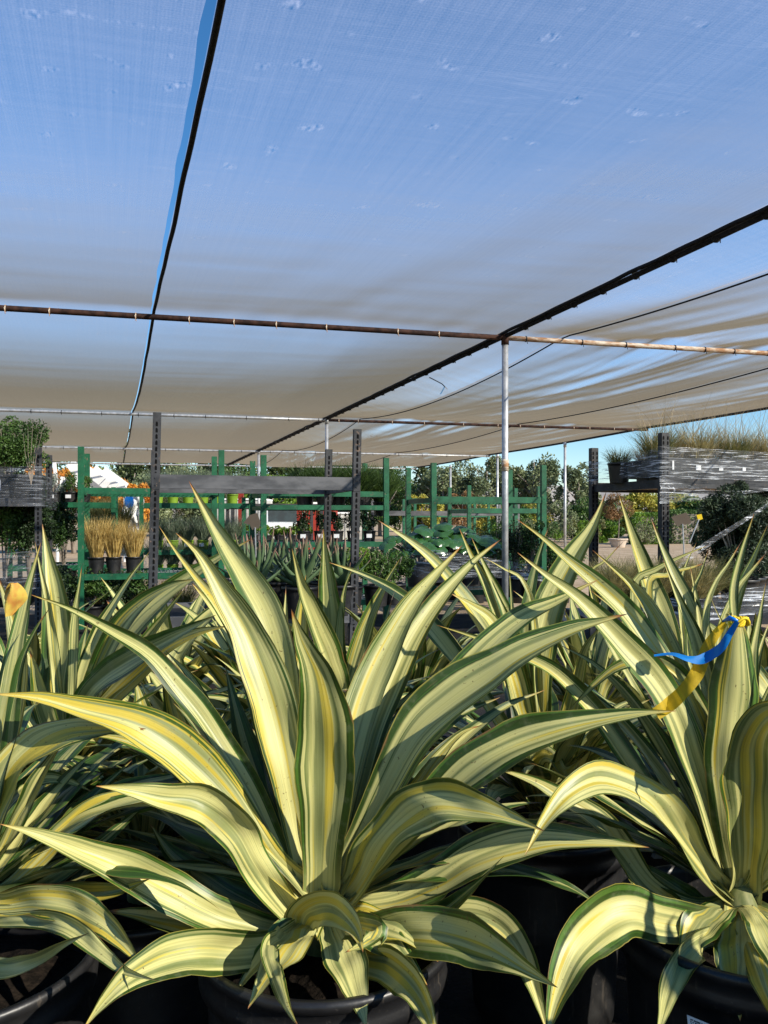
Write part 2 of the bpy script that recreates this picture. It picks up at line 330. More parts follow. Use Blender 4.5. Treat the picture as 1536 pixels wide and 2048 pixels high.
def strip(label, s0, s1, r0, r1, a, wr, seed, ds=.09, dr=.09, gap=None):
    s0 -= .012 if s0 > -3.1 else 0; s1 += .012 if s1 > -3 else 0
    ns = int((s1-s0)/ds)+2; nr = int((r1-r0)/dr)+2; V = np.zeros((ns*nr, 3)); UV = np.zeros((ns*nr, 2)); k = 0
    for j in range(nr):
        r = r0+(r1-r0)*j/(nr-1); e1 = s1-(gap(r) if gap else 0)
        for i in range(ns):
            s = s0+(e1-s0)*i/(ns-1); p = roof(s, r, cloth_z(s, r, s0, s1, a, wr, seed)); V[k] = p; UV[k] = (s, r); k += 1
    i, j = np.meshgrid(np.arange(ns-1), np.arange(nr-1)); b = (j*ns+i).ravel()
    o = link_mesh('shade_cloth', V, np.stack([b, b+1, b+ns+1, b+ns], 1), M['cloth'], smooth=True, uv=UV)
    return tag(o, label, 'shade cloth', 'shade cloth strips of the canopy')
def sgap(r): return .050+.014*noise.noise(Vector((r*3, 0, 0)))-.022*max(0, min(1, (r+5)/5)) if r < 0 else .022
strip('wide blue grey shade cloth left of the hanging black cord', -15, -3.03, -5, 17.4, .14, .006, 1.0, .13, .1, sgap)
strip('largest shade cloth overhead between the black cord and the bare steel post', -3.03, 0, -5, 17.4, .14, .006, 2.0)
strip('narrow shade cloth just right of the thick black hem over the post', .0, .57, -5, 17.4, .10, .012, 3.3, .05, .08)
strip('wrinkled shade cloth with blue and tan folds right of the post', .57, 3.40, -5, 17.4, .13, .060, 4.1, .05, .08)
strip('outermost tan shade cloth along the open right side', 3.40, 5.9, -5, 17.4, .09, .04, 5.7, .05, .08)
def line_r(s, r0, r1, dz, a, n=60, wob=0): return [roof(s+wob*noise.noise(Vector((r*1.7, s, 0))), r, dz+zsag(s, r)) for r in np.linspace(r0, r1, n)]
def one(name, pts, r, mat, label, cat, group=None, n=8): return tag(MB().tube(pts, r, n).build(name, M[mat], smooth=True), label, cat, group)
one('seam_cable', line_r(-3.03, -5, 17.4, .015, .14, 140, .006), .013, 'cord', 'black cord hanging along the left seam of the shade cloth', 'cord')
t = thing('ridge_pipe', 'thick black hemmed pipe running away over the bare steel post', 'pipe')
MB().tube([roof(0, -6, -.02), roof(0, 17.4, -.02)], .020, 10).build('pipe', M['cord'], t, True)
MB().tube([roof(-.03+.012*noise.noise(Vector((r*2.5, 0, 0))), r, .0+.012*noise.noise(Vector((r*2.5, 4, 0)))) for r in np.linspace(-5, 17.4, 240)], .015, 7).build('rolled_hem', M['cord'], t, True)
tie0 = MB().tube([Vector((0, -.006, 0)), Vector((0, .006, 0))], .030, 10).tube([Vector((0.024, 0, -.01)), Vector((.026, .005, -.03))], .003, 4).build('hem_tie', M['cord'], t)
for k in range(60):
    r = -4.8+k*.37; o = tie0 if k == 0 else tie0.copy(); o.location = roof(.0, r, -.02)
    if k: C.objects.link(o); o.parent = t
one('seam_cable', line_r(.57, -5, 17.4, .005, .10, 120), .007, 'cord', 'thin black cable right of the post crossing the rusty pipe', 'cable')
one('seam_cable', line_r(3.40, -5, 17.4, .005, .09, 120), .008, 'cord', 'black cable under the tan cloth at far right', 'cable')
one('edge_cable', line_r(5.9, -5, 17.4, .01, .03, 120), .022, 'cord', 'dark rolled hem along the open right edge of the canopy', 'cable')
one('seam_cable', [roof(.06, 1.9, -.06), roof(.25, 2.0, -.11), roof(.57, 2.6, -.06)], .006, 'cord', 'short loose black cord between hem and cable left of the post', 'cord')
def pipes(row, parts, labels):
    for (s0, s1, mat), lb in zip(parts, labels):
        t = thing('cross_pipe', lb, 'pipe', group='cross pipes of the canopy'); r = ROWS[row]
        MB().tube([roof(s0+(s1-s0)*k/12, r, -.035) for k in range(13)], .024, 10).build('pipe', M[mat], t, True)
        k = s0+.2; o = MB().tube([-DC*.004, DC*.004], .029, 8).tube([Vector((0, -.027, -.0)), Vector((.012, -.03, -.05))], .003, 4).build('wire_tie', M['rust' if mat == 'rustdark' else 'cord'], t); first = True
        while k < s1-.1:
            if not first: o = o.copy(); C.objects.link(o); o.parent = t
            o.location = roof(k, r, -.035); first = False; k += random.uniform(.3, .7)
pipes(0, [(-14, 0, 'rustdark'), (0, 5.9, 'rust')], ['dark rusty pipe across the canopy left of the bare post', 'pale rusty pipe running right from the top of the bare post'])
pipes(1, [(-14, 0, 'galv'), (0, 5.9, 'rustdark')], ['second galvanised pipe from the front, left of the middle post', 'thin brown pipe right of the middle post, behind the pale rusty one'])
pipes(2, [(-14, 5.9, 'galv')], ['third galvanised pipe, low over the shrub at left'])
pipes(3, [(-14, 5.9, 'galv')], ['far end pipe closing the canopy above the distant trees'])
def post(p, label, joint=False, rad=.03):
    t = thing('canopy_post', label, 'post', (p.x, p.y, 0), group='steel posts holding up the canopy')
    MB().tube([(0, 0, 0), (0, 0, p.z-.06)], rad, 12).build('pole', M['galv'], t, True)
    MB().tube([(0, 0, p.z-.10), (0, 0, p.z-.0)], rad+.006, 12).build('cap', M['rustdark' if joint else 'galv'], t, True)
    if joint:
        MB().tube([(0, 0, 1.75), (0, 0, 1.86)], rad+.0025, 12).build('rusty_joint', M['rust'], t, True)
post(roof(0, 0), 'bare galvanised post with a rusty joint, the nearest and tallest', True)
post(roof(0, 6.1), 'galvanised post behind the black rack, second along the hem', False, .028)
post(roof(0, 12.3), 'thin far post left of the second green rack, third along the hem', False, .028)
for q, lb in (((1130, 885, 17.6), 'white edge post standing against open sky beside the conical tree'), ((995, 908, 21.2), 'edge post just left of the nearest bare post, against the gum trees'), ((901, 930, 24.4), 'farthest edge post, left of the gum trees')):
    post(P(*q)+Vector((0, 0, 0)), lb, False, .03)
post(roof(-7.1, 12.3), 'thin far post under the left cloth beside the second green rack upright', False, .028)

# ---------------------------------------------------------------- racks
RA = math.atan(.30)
def W2(o, x, y): c, s = math.cos(RA), math.sin(RA); return Vector((o[0]+c*x-s*y, o[1]+s*x+c*y, 0))
def rack(label, px, D, width, depth, top, levels, mat, pw=.07, slots=False, lean=0, X=None, deck='wire', side=False, heights=None, bmat=None, pd=None):
    X = (px-CX)/F*D if X is None else X; pd = pd or pw*.8
    t = thing('storage_rack', label, 'rack', (X, D, 0), RA)
    hs = heights or [top]*4
    for k, (x, y) in enumerate(((0, 0), (width, 0), (0, depth), (width, depth))):
        h = hs[k]; sx = lean*h
        mb = MB().box(x-pw/2, x+pw/2, y-pd/2, y+pd/2, 0, h, (sx, 0)); u = mb.build('upright', M[mat], t)
        if slots:
            sm = MB(); z = .1
            while z < h-.06:
                for dx in ((-.0, ) if pw < .08 else (-.025, .025)):
                    xx = x+dx+sx*z/h*1.0; sm.box(xx-.008, xx+.008, y-pd/2-.0025, y-pd/2+.001, z, z+.030); sm.box(xx-.004, xx+.004, y-pd/2-.0035, y-pd/2+.001, z+.030, z+.036)
                z += .05
            sm.build('slot_row', M['light_slot' if (k == 0 and slots == 2) else 'slot'], u)
    for z, bh in levels:
        for y in (0, depth):
            o = lean*z; MB().box(pw/2+o+.002, width-pw/2+o-.002, y-.02, y+.02, z, z+bh).build('beam', M[bmat or mat], t)
        for x in (0, width):
            mb = MB().box(x+lean*z-.03, x+lean*z+.03, -pd/2-.004, -pd/2-.001, z-.01, z+bh+.01)
            for q in (.25, .75): mb.tube([(x+lean*z, -pd/2-.009, z+bh*q), (x+lean*z, -pd/2-.002, z+bh*q)], .009, 8)
            mb.build('bracket', M[mat], t)
        for x in (0, width):
            o = lean*z; MB().box(x-.018+o, x+.018+o, pd/2+.002, depth-pd/2-.002, z, z+bh*.8).build('side_rail', M[bmat or mat], t)
        if deck == 'wire':
            mb = MB()
            for k in range(int(width/.055)): xx = .05+k*.055+lean*z; mb.tube([(xx, .02, z+bh*.72), (xx, depth-.02, z+bh*.72)], .004, 5, False)
            for y in (.25, .5, .75): mb.tube([(.03+lean*z, depth*y, z+bh*.72-.006), (width-.03+lean*z, depth*y, z+bh*.72-.006)], .004, 5, False)
            mb.build('wire_deck', M['galv'], t)
        elif deck == 'board':
            MB().box(.03+lean*z, width-.03+lean*z, .025, depth-.025, z+bh*.3, z+bh*.3+.02).build('board', M['wood'], t)
    return t
br1 = rack('black slotted rack with an empty top, between the golden grass and the bare post', 302, 6.4, 1.66, 1.1, 2.16, [(1.555, .11), (.42, .10)], 'black_steel', .065, 1, .022, heights=[2.16, 2.08, 1.95, 2.0], bmat='grey_steel', deck=None)
MB().box(.04, 1.6, .025, 1.07, .45, .475).build('board', M['cord'], br1)
gr1 = rack('green rack holding three pots of golden grass', 162, 9.5, 1.64, 1.05, 2.17, [(1.61, .075), (.585, .07)], 'green_steel')
rk_l = rack('green rack behind with grassy plants in lime pots', 283, 11.4, 1.55, .9, 1.66, [(1.475, .07), (.80, .07), (.45, .07)], 'green_steel', .06)
gr2 = rack('green rack topped with big tufts of dark grass', 527, 10.0, 1.60, 1.05, 2.11, [(1.60, .07), (1.43, .06), (.95, .07), (.2, .07)], 'green_steel')
gr3 = rack('green rack over the large round leaves, nearly empty', 867, 10.5, 1.60, 1.05, 2.05, [(1.53, .08), (.30, .07)], 'green_steel')
gr4 = rack('far green rack behind the round leaved plants', 938, 15, 1.45, 1.0, 1.95, [(1.43, .09)], 'green_steel', .07)
gl = rack('green rack at far left with small silver leaved pots', 20, 10.6, 1.30, .9, 1.75, [(1.47, .07), (1.30, .05), (.62, .07)], 'green_steel', .06)
br0 = rack('black slotted rack wrapped in film at the left edge', None, 7.95, 1.65, 1.0, 2.06, [(1.44, .09), (.50, .09)], 'black_steel', .065, 1, 0, X=-5.22, deck='board')
br2 = rack('black rack at right carrying a wrapped tray of dry grasses', 1327, 8.0, 2.6, 1.3, 2.18, [(1.62, .11), (.36, .10)], 'black_steel', .085, 1, 0, deck='board', heights=[2.17, 2.17, 2.13, 2.13], pd=.07)
rk5 = rack('far grey black rack with an empty beam beyond the aloes', 466, 15.5, 1.75, 1.0, 2.0, [(1.52, .10), (.75, .1)], 'black_steel', .06)
rk6 = rack('distant grey rack seen through the gap between green racks', 770, 17.5, 3.2, 1.0, 1.75, [(1.40, .10)], 'grey_steel', .06)
rk7 = rack('distant green rack below the hills, left of the gum trees', 830, 22, 2.2, 1.0, 1.9, [(1.38, .08)], 'green_steel', .07)

# ---------------------------------------------------------------- plants: generic builders
def pot_part(t, rad, h, z0=0, mat='black_plastic', taper=.82, n=24, rim=True):
    pr = [(.001, z0+.001), (rad*taper, z0), (rad*taper, z0+.003)]
    for k in range(1, 8): pr.append((rad*(taper+(1-taper)*k/8), z0+h*k/8*.93))
    if rim: pr += [(rad*1.0, z0+h*.90), (rad*1.045, z0+h*.905), (rad*1.055, z0+h*.95), (rad*1.055, z0+h*.985), (rad*1.03, z0+h)]
    pr += [(rad*.985, z0+h), (rad*.975, z0+h*.90), (rad*.96, z0+h*.84)]
    o = MB().lathe(pr, n).build('pot', M[mat], t, True)
    MB().lathe([(rad*.97, z0+h*.88), (rad*.6, z0+h*.895), (.001, z0+h*.90)], n).build('soil', M['soil'], t, True)
    return o
def blades(n, h, spread, bw, z0, r0, curve=.5, seed=0, hv=.35, seg=5, bunch=1):
    rs = np.random.default_rng(seed); V = []; Fc = []; b = 0
    for i in range(n):
        az = rs.uniform(0, 2*math.pi); rr = r0*math.sqrt(rs.uniform()); L = h*(1-hv*rs.uniform()); sp = spread*rs.uniform(.1, 1)**bunch; cv = curve*rs.uniform(.3, 1.4)
        d = np.array([math.cos(az), math.sin(az), 0]); az2 = az+rs.normal()*.6; d2 = np.array([math.cos(az2), math.sin(az2), 0])
        p = np.array([rr*math.cos(az), rr*math.sin(az), z0]); wd = np.array([-math.sin(az+rs.normal()*.9), math.cos(az+rs.normal()*.9), 0])
        ang = sp
        for k in range(seg+1):
            f = k/seg; wv = bw*(1-f**1.6)+.0003
            V += [p-wd*wv/2, p+wd*wv/2]
            if k: Fc.append((b+2*k-2, b+2*k-1, b+2*k+1, b+2*k))
            dd = d if k < 2 else d2
            ang += cv/seg*(.6+f); p = p+(dd*math.sin(ang)+np.array([0, 0, math.cos(ang)]))*L/seg
        b += 2*(seg+1)
    return np.array(V), np.array(Fc)
def leafcards(cs, size, seed=0, flat=.0, asp=.5, up=None):
    """rhombic folded leaves round given centres"""
    rs = np.random.default_rng(seed); n = len(cs); a = rs.normal(size=(n, 3)); 
    if up is not None: a = a*.55+np.array(up)
    a /= np.linalg.norm(a, axis=1)[:, None]; b = rs.normal(size=(n, 3)); b[:, 2] *= 1-flat; b -= (a*b).sum(1)[:, None]*a; b /= np.linalg.norm(b, axis=1)[:, None]
    sz = (size*rs.uniform(.6, 1.3, n))[:, None]; nr = np.cross(a, b)
    V = np.stack([cs-a*sz*.5, cs+b*sz*asp*.5+nr*sz*.08, cs+a*sz*.5, cs-b*sz*asp*.5+nr*sz*.08], 1).reshape(-1, 3)
    return V, np.arange(4*n).reshape(-1, 4)
def clump_points(n, center, rad, seed, nclump=12, tight=.38, hollow=.5):
    rs = np.random.default_rng(seed); d = rs.normal(size=(nclump, 3)); d /= np.linalg.norm(d, axis=1)[:, None]
    cc = d*rs.uniform(hollow*.5, .85, nclump)[:, None]; k = rs.integers(0, nclump, n); q = rs.normal(size=(n, 3)); q /= np.linalg.norm(q, axis=1)[:, None]
    rr = tight*rs.uniform(.5, 1.25, nclump)[k]*(rs.uniform(.35, 1, n)**.5)
    return np.array(center)+(cc[k]+q*rr[:, None])*np.array(rad)
FO = {
 'gum': foliage('gum_tree_leaves', (.15, .18, .08), (.27, .30, .15), (.10, .13, .06), .2, .5),
 'dark': foliage('dark_shrub_leaves', (.02, .045, .014), (.05, .085, .03), (.015, .032, .01), .15, 3),
 'mid': foliage('mid_green_leaves', (.055, .12, .022), (.11, .19, .04), (.03, .07, .015), .25, 3),
 'bright': foliage('bright_green_leaves', (.12, .24, .02), (.22, .34, .04), (.06, .13, .015), .3, 3),
 'yellow': foliage('yellow_autumn_leaves', (.40, .36, .04), (.50, .42, .10), (.22, .26, .04), .3, 1),
 'orange': foliage('orange_autumn_leaves', (.62, .26, .03), (.70, .38, .07), (.48, .17, .03), .3, 1),
 'rusty': foliage('russet_leaves', (.24, .12, .05), (.34, .2, .08), (.14, .09, .04), .25, 1),
 'silver': foliage('silver_leaves', (.28, .33, .27), (.40, .44, .38), (.16, .2, .15), .2, 8),
 'gold': foliage('golden_grass', (.55, .38, .11), (.72, .55, .22), (.40, .27, .08), .3, 12),
 'olive': foliage('olive_grass', (.16, .17, .05), (.30, .27, .10), (.10, .12, .04), .25, 8),
 'dgrass': foliage('dark_grass', (.05, .10, .02), (.11, .18, .04), (.03, .06, .015), .2, 8),
 'bluegrass': foliage('blue_green_grass', (.15, .20, .13), (.26, .31, .21), (.09, .13, .08), .25, 8),
 'dry': foliage('dry_seed_stalks', (.55, .42, .22), (.70, .56, .34), (.40, .30, .15), .25, 10),
 'drygold': foliage('straw_grass', (.36, .30, .12), (.56, .47, .22), (.20, .18, .07), .25, 10),
 'rosemary': foliage('rosemary_needles', (.035, .06, .03), (.08, .115, .06), (.02, .035, .018), .12, 6),
}
def grass_plant(name, label, cat, loc, potr, poth, n, h, spread, bw, fo, seed, group=None, potmat='black_plastic', curve=.5, tagc=False, hv=.35, n2=0):
    t = thing(name, label, cat, loc, random.uniform(-.3, .3), group); pot_part(t, potr, poth, 0, potmat, n=18)
    V, Fc = blades(n, h, spread, bw, poth*.88, potr*.7, curve, seed, hv); link_mesh('grass', V, Fc, FO[fo], t)
    if n2:
        V, Fc = blades(n2, h*.5, spread*.7, bw*1.3, poth*.88, potr*.8, curve, seed+50, .5); link_mesh('old_growth', V, Fc, FO['olive'], t)
    if tagc: MB().box(-.035, .035, -potr*1.03-.006, -potr*1.03-.003, poth*.38, poth*.72).build('price_tag', M['tagpaper'], t)
    return t
def shrub(name, label, cat, loc, potr, poth, rad, fo, n, size, seed, group=None, asp=.5, nclump=12, zc=None, twigs=8, tagc=False, tight=.38, potmat='black_plastic'):
    t = thing(name, label, cat, loc, 0, group)
    if potr: pot_part(t, potr, poth, 0, potmat, n=18)
    zc = poth+rad[2]*.8 if zc is None else zc
    mb = MB(); rs = random.Random(seed)
    for k in range(twigs):
        a = rs.uniform(0, 6.28); q = rs.uniform(.3, .8)
        mb.tube([(0, 0, poth*.85), (rad[0]*.3*math.cos(a)*q, rad[1]*.3*math.sin(a)*q, poth+(zc-poth)*.5), (rad[0]*.8*math.cos(a)*q, rad[1]*.8*math.sin(a)*q, zc+rad[2]*rs.uniform(.0, .7))], [.012, .008, .003], 5)
    mb.build('stems', M['barkgrey'], t)
    cs = clump_points(n, (0, 0, zc), rad, seed, nclump, tight); cs[:, 2] = np.maximum(cs[:, 2], poth*.9)
    V, Fc = leafcards(cs, size, seed, asp=asp); link_mesh('foliage', V, Fc, FO[fo], t)
    if tagc: MB().box(-.035, .035, -potr*1.03-.006, -potr*1.03-.003, poth*.38, poth*.72).build('price_tag', M['tagpaper'], t)
    return t
def tree(name, label, x, y, h, rad, fo, n, size, seed, trunkh=.35, group='trees beyond the canopy', nclump=22, tight=.26, zc=None, cat='tree', tr=.03, hollow=1.0):
    t = thing(name, label, cat, (x, y, 0), 0, group); rs = random.Random(seed); mb = MB()
    zc = h-rad[2]*.92 if zc is None else zc
    mb.tube([(0, 0, 0), (rs.uniform(-.1, .1), 0, h*trunkh), (rs.uniform(-.3, .3)*rad[0]*.3, 0, zc), (0, 0, h*.92)], [h*tr, h*tr*.8, h*tr*.5, h*.004], 8)
    for k in range(9):
        a = rs.uniform(0, 6.28); z = h*trunkh+(zc-h*trunkh)*rs.uniform(.2, 1)
        mb.tube([(0, 0, z), (rad[0]*.4*math.cos(a), rad[1]*.4*math.sin(a), z+rad[2]*.25), (rad[0]*.8*math.cos(a), rad[1]*.8*math.sin(a), z+rad[2]*rs.uniform(.3, .8))], [h*tr*.4, h*tr*.25, h*.003], 6)
    mb.build('trunk', M['barkgrey'], t, True)
    cs = clump_points(n, (0, 0, zc), rad, seed, nclump, tight, hollow); V, Fc = leafcards(cs, size, seed, asp=.45); link_mesh('crown', V, Fc, FO[fo], t)
    return t
def px2(px, D): return (px-CX)/F*D
ORD = ['leftmost', 'second from left', 'third from left', 'fourth from left', 'fifth from left', 'sixth from left', 'seventh from left', 'eighth from left', 'ninth from left', 'tenth from left', 'eleventh from left', 'twelfth from left', 'thirteenth from left', 'fourteenth from left', 'fifteenth from left', 'sixteenth from left', 'seventeenth from left', 'eighteenth from left', 'nineteenth from left', 'twentieth from left', 'twenty first from left', 'rightmost']
# ---- far trees and hedges
T = [(1068, 60, 905, 2.2, 3.1, 'gum', 'tall grey green gum tree with a rounded top just right of the bare post'),
     (975, 61, 913, 2.7, 3.0, 'gum', 'broad gum tree directly left of the bare post'),
     (885, 62, 925, 2.2, 2.8, 'gum', 'pale gum tree left of the last green rack upright'),
     (1157, 57, 934, 1.45, 2.4, 'gum', 'conical gum tree standing alone under open sky beside the white edge post'),
     (1020, 66, 930, 2.6, 2.6, 'gum', 'gum tree partly hidden behind the bare post'),
     (1215, 52, 1003, 1.5, 1.4, 'mid', 'low green tree right of the conical gum tree'),
     (1290, 58, 985, 2.2, 1.6, 'yellow', 'yellow green tree behind the hedge, framed by the right black rack'),
     (1350, 60, 978, 2.0, 1.6, 'yellow', 'yellow tree just right of the slotted black upright'),
     (1400, 55, 1000, 2.0, 1.3, 'mid', 'green tree behind the brown card sign'),
     (760, 64, 935, 3.0, 2.4, 'mid', 'green tree behind the dark grass tufts'),
     (640, 66, 932, 3.5, 2.4, 'dark', 'dark tree low between the far posts'),
     (540, 62, 940, 3.2, 2.2, 'bright', 'sunny yellow green tree behind the black beam'),
     (450, 66, 930, 3.4, 2.6, 'mid', 'mid green tree above the lime pots'),
     (360, 64, 928, 3.4, 2.6, 'gum', 'grey tree behind the blue green grasses'),
     (270, 60, 935, 3.0, 2.4, 'gum', 'grey tree behind the second green upright'),
     (845, 50, 985, 1.2, 1.3, 'yellow', 'small yellow tree beside the pale hillside')]
for k, (px, D, ty, rx, rz, fo, lb) in enumerate(T):
    h = CZ+(CY-ty)/F*D; tree('gum_tree' if fo == 'gum' else 'leafy_tree', lb, px2(px, D), D, h, (rx*1.15, rx, rz*1.05), fo, 9000, .26 if fo == 'gum' else .26, 100+k, .25, tight=.34)
for k, (px, D, ty, r, lb) in enumerate([(100, 30, 926, 1.1, 'orange leaved tree beside the green shrub at left'), (148, 31, 925, 1.0, 'bright orange tree just left of the first green upright'), (222, 32, 955, 1.0, 'low orange tree between the green uprights'), (268, 31, 962, .9, 'low orange tree right of the white tarp frame'), (190, 33, 930, .9, 'yellow tree behind the second green upright')]):
    h = CZ+(CY-ty)/F*D; tree('orange_tree' if 'orange' in lb else 'leafy_tree', lb, px2(px, D), D, h, (r*1.1, r, 1.0), 'orange' if 'orange' in lb else 'yellow', 4200, .20, 200+k, .3)
for k, (px, D, ty, r, fo, lb) in enumerate([(1025, 46, 1005, 1.2, 'mid', 'bushy shrub at the right end of the far green rack'), (1060, 47, 1000, 1.2, 'yellow', 'yellowish bush left of the tall green upright'), (1108, 46, 1000, 1.3, 'gum', 'grey green bush between green upright and white post'), (1160, 47, 1003, 1.3, 'mid', 'green bush right of the white edge post'), (1195, 46, 1020, 1.1, 'bright', 'small bright bush beside the rear black upright'), (1000, 47, 1012, 1.2, 'yellow', 'yellow tinted bush behind the bare post'), (925, 45, 985, 1.0, 'rusty', 'russet tinted bush left of the bare post'), (960, 47, 1000, 1.3, 'yellow', 'pale yellow bush above the round leaves')]):
    tree('tall_bush', lb, px2(px, D), D, CZ+(CY-ty)/F*D, (r*1.1, r, 1.2), fo, 4600, .17, 300+k, .1, 'bushes across the yard', 14, .36, cat='bush', tr=.012)
def hedge(px0, px1, D, ytop, lb, fo, seed):
    x0, x1 = px2(px0, D), px2(px1, D); h = CZ+(CY-ytop)/F*D; t = thing('clipped_hedge', lb, 'hedge', ((x0+x1)/2, D, 0)); rs = np.random.default_rng(seed)
    n = 5200; q = rs.uniform(-1, 1, (n, 3)); ax = rs.integers(0, 3, n); 
    for a in range(3): q[ax == a, a] = np.sign(q[ax == a, a])*rs.uniform(.8, 1.03, (ax == a).sum())
    cs = q*np.array([(x1-x0)/2, .6, h/2])+np.array([0, 0, h/2]); V, Fc = leafcards(cs, .13, seed); link_mesh('foliage', V, Fc, FO[fo], t)
    MB().box(-(x1-x0)/2*.9, (x1-x0)/2*.9, -.45, .45, 0.0, h*.88).build('woody_core', M['barkgrey'], t)
hedge(1262, 1330, 43, 1026, 'bright clipped hedge seen between the black uprights', 'bright', 5)
hedge(1332, 1460, 44, 1020, 'darker clipped hedge right of the slotted upright', 'mid', 6)
t = tree('standard_tree', 'small round headed russet tree in a pale tub', px2(1236, 38), 38, CZ+(CY-990)/F*38, (.75, .7, .65), 'rusty', 2600, .10, 77, .55, None, 14, .4, cat='tree', tr=.012)
MB().lathe([(.3, 0), (.42, .35), (.46, .36), (.46, .42), (.38, .42), (.36, .36), (.001, .36)], 20).build('tub', M['terracotta'], t)
rs = np.random.default_rng(3); cs = []
for k in range(46):
    x = -75+k*2.0+rs.uniform(-.8, .8); hh = rs.uniform(8.6, 10.5) if x < 4 else rs.uniform(6, 7.5) if x < 10 else rs.uniform(3.0, 4.2); cs.append(clump_points(2600, (x, 88+rs.uniform(-3, 3), hh*.5), (2.2, 1.6, hh*.5), 900+k, 14, .45))
V, Fc = leafcards(np.vstack(cs), .42, 3); o = link_mesh('distant_woodland', V, Fc, foliage('distant_wood_leaves', (.06, .10, .03), (.15, .18, .06), (.04, .06, .02), .2, .15)); tag(o, 'far belt of mixed trees closing the view beyond the canopy', 'woodland'); o['kind'] = 'stuff'
# low planting on the ground across the yard
for k in range(22):
    px = 985+k*15+random.uniform(-4, 4); D = 42+random.uniform(-1, 1.5)
    if 1205 < px < 1262: continue
    tree('nursery_plant', ORD[k]+' of the low nursery plants rowed across the yard', px2(px, D), D, random.uniform(.9, 1.4), (.42, .42, .5), random.choice(['mid', 'bright', 'gum', 'olive']), 500, .11, 400+k, .1, 'low plants in a row across the yard', 6, .5, cat='plant', tr=.01)
# vehicles / far structures at centre
def far_pickup():
    D = 34; t = thing('parked_pickup', 'white pickup truck parked beyond the racks', 'truck', (px2(565, D), D, 0))
    body = MB().box(-.95, .95, 0, 4.6, .45, 1.15).box(-.88, .88, 1.0, 2.9, 1.15, 1.85).build('body', M['white'], t)
    mod = body.modifiers.new('b', 'BEVEL'); mod.width = .08; mod.segments = 3
    MB().box(-.75, .75, .985, .998, 1.22, 1.72).build('windscreen', M['glass'], t)
    MB().box(-.5, .5, -.03, -.002, .62, .92).build('grille', M['slot'], t)
    for s in (-1, 1):
        MB().box(s*.78-.13, s*.78+.13, -.03, -.002, .72, .9).build('headlight', M['glass'], t)
        for y in (.9, 3.6):
            mb = MB(); mb.tube([(s*.80, y, .36), (s*1.0, y, .36)], .36, 18); mb.build('wheel', M['slot'], t, True)
far_pickup()
def container(px0, px1, D, h, mat, lb, door=True):
    x0, x1 = px2(px0, D), px2(px1, D); t = thing('shipping_container', lb, 'container', ((x0+x1)/2, D, 0)); wd = (x1-x0)/2
    MB().box(-wd, wd, 0, 2.4, .1, h).build('body', M[mat], t); mb = MB(); k = -wd+.1
    while k < wd-.1: mb.box(k, k+.09, -.035, -.002, .25, h-.15); k += .22
    mb.build('corrugation', M[mat], t); MB().box(-wd, wd, -.05, 2.45, h+.002, h+.07).build('roof', M['white'], t)
container(606, 668, 30, 1.9, 'red', 'red corrugated container seen past the black rack')
container(430, 530, 36, 2.2, 'dirtywhite', 'long white container behind the far grey rack')
container(668, 735, 38, 1.6, 'dirtywhite', 'white container behind the dark leafed pots')
for k, (px, lb) in enumerate(((482, 'red steel upright beyond the lime pots'), (599, 'red steel upright beside the red container'))):
    t = thing('red_post', lb, 'post', (px2(px, 19), 19, 0)); MB().box(-.06, .06, -.05, .05, 0, 2.0).build('column', M['red'], t); MB().box(-.12, .12, -.1, .1, 0, .02).build('foot_plate', M['red'], t)
# slanted white boards (greenhouse frames) at left and the hanging white tarp
t = thing('slatted_frame', 'stack of leaning white boards in front of the orange trees', 'boards', (0, 0, 0))
for (a, b, wd, D) in [((140, 925), (170, 968), 10, 24), ((160, 930), (215, 972), 9, 24.3), ((186, 938), (232, 974), 9, 24.6), ((206, 940), (252, 974), 8, 25), ((120, 962), (250, 974), 9, 24.8), ((108, 925), (112, 970), 3, 23.5)]:
    p, q = P(*a, D), P(*b, D); d = (q-p).normalized(); n = d.cross(Vector((0, 1, 0))); w_ = wd/F*D
    V = [p+n*w_+Vector((0, y, 0)) for y in (0,)]+[p-n*w_, q-n*w_, q+n*w_]; V += [v+Vector((0, .05, 0)) for v in V]
    MB().add(V, [(0, 1, 2, 3), (7, 6, 5, 4), (0, 4, 5, 1), (1, 5, 6, 2), (2, 6, 7, 3), (3, 7, 4, 0)]).build('board', M['white'], t)
for px in (115, 250): MB().tube([P(px, 972, 24.9), P(px, 972, 24.9)*1+Vector((0, 0, -CZ-(CY-972)/F*24.9))], .05, 8).build('leg', M['white'], t)
def tarp(px0, px1, y0, y1, D, lb, seed):
    V = []; n, m_ = 18, 22
    for j in range(m_+1):
        for i in range(n+1):
            p = P(px0+(px1-px0)*i/n+4*math.sin(j*.5), y0+(y1-y0)*j/m_, D); p.y += .16*noise.noise(Vector((i*.35, j*.22, seed)))+.07*noise.noise(Vector((i*.9+j*.7, j*.5, seed))); V.append(p)
    Fc = [(j*(n+1)+i, j*(n+1)+i+1, (j+1)*(n+1)+i+1, (j+1)*(n+1)+i) for j in range(m_) for i in range(n)]
    o = link_mesh('hanging_tarp', V, Fc, M['white'], smooth=True); o.modifiers.new('s', 'SOLIDIFY').thickness = .006
    tag(o, lb, 'tarp'); return o
tarp(243, 286, 988, 1112, 12.6, 'creased white tarp with a blue patch hanging behind the golden grass', 3)
tarp(195, 236, 1030, 1060, 13.2, 'small white sheet behind the golden grass', 5)
t2 = MB(); V = [P(258+9*math.cos(a)*1.0, 1003+13*math.sin(a), 12.25) for a in np.linspace(0, 6.28, 16)[:-1]]; V += [v+Vector((0, .02, 0)) for v in V]
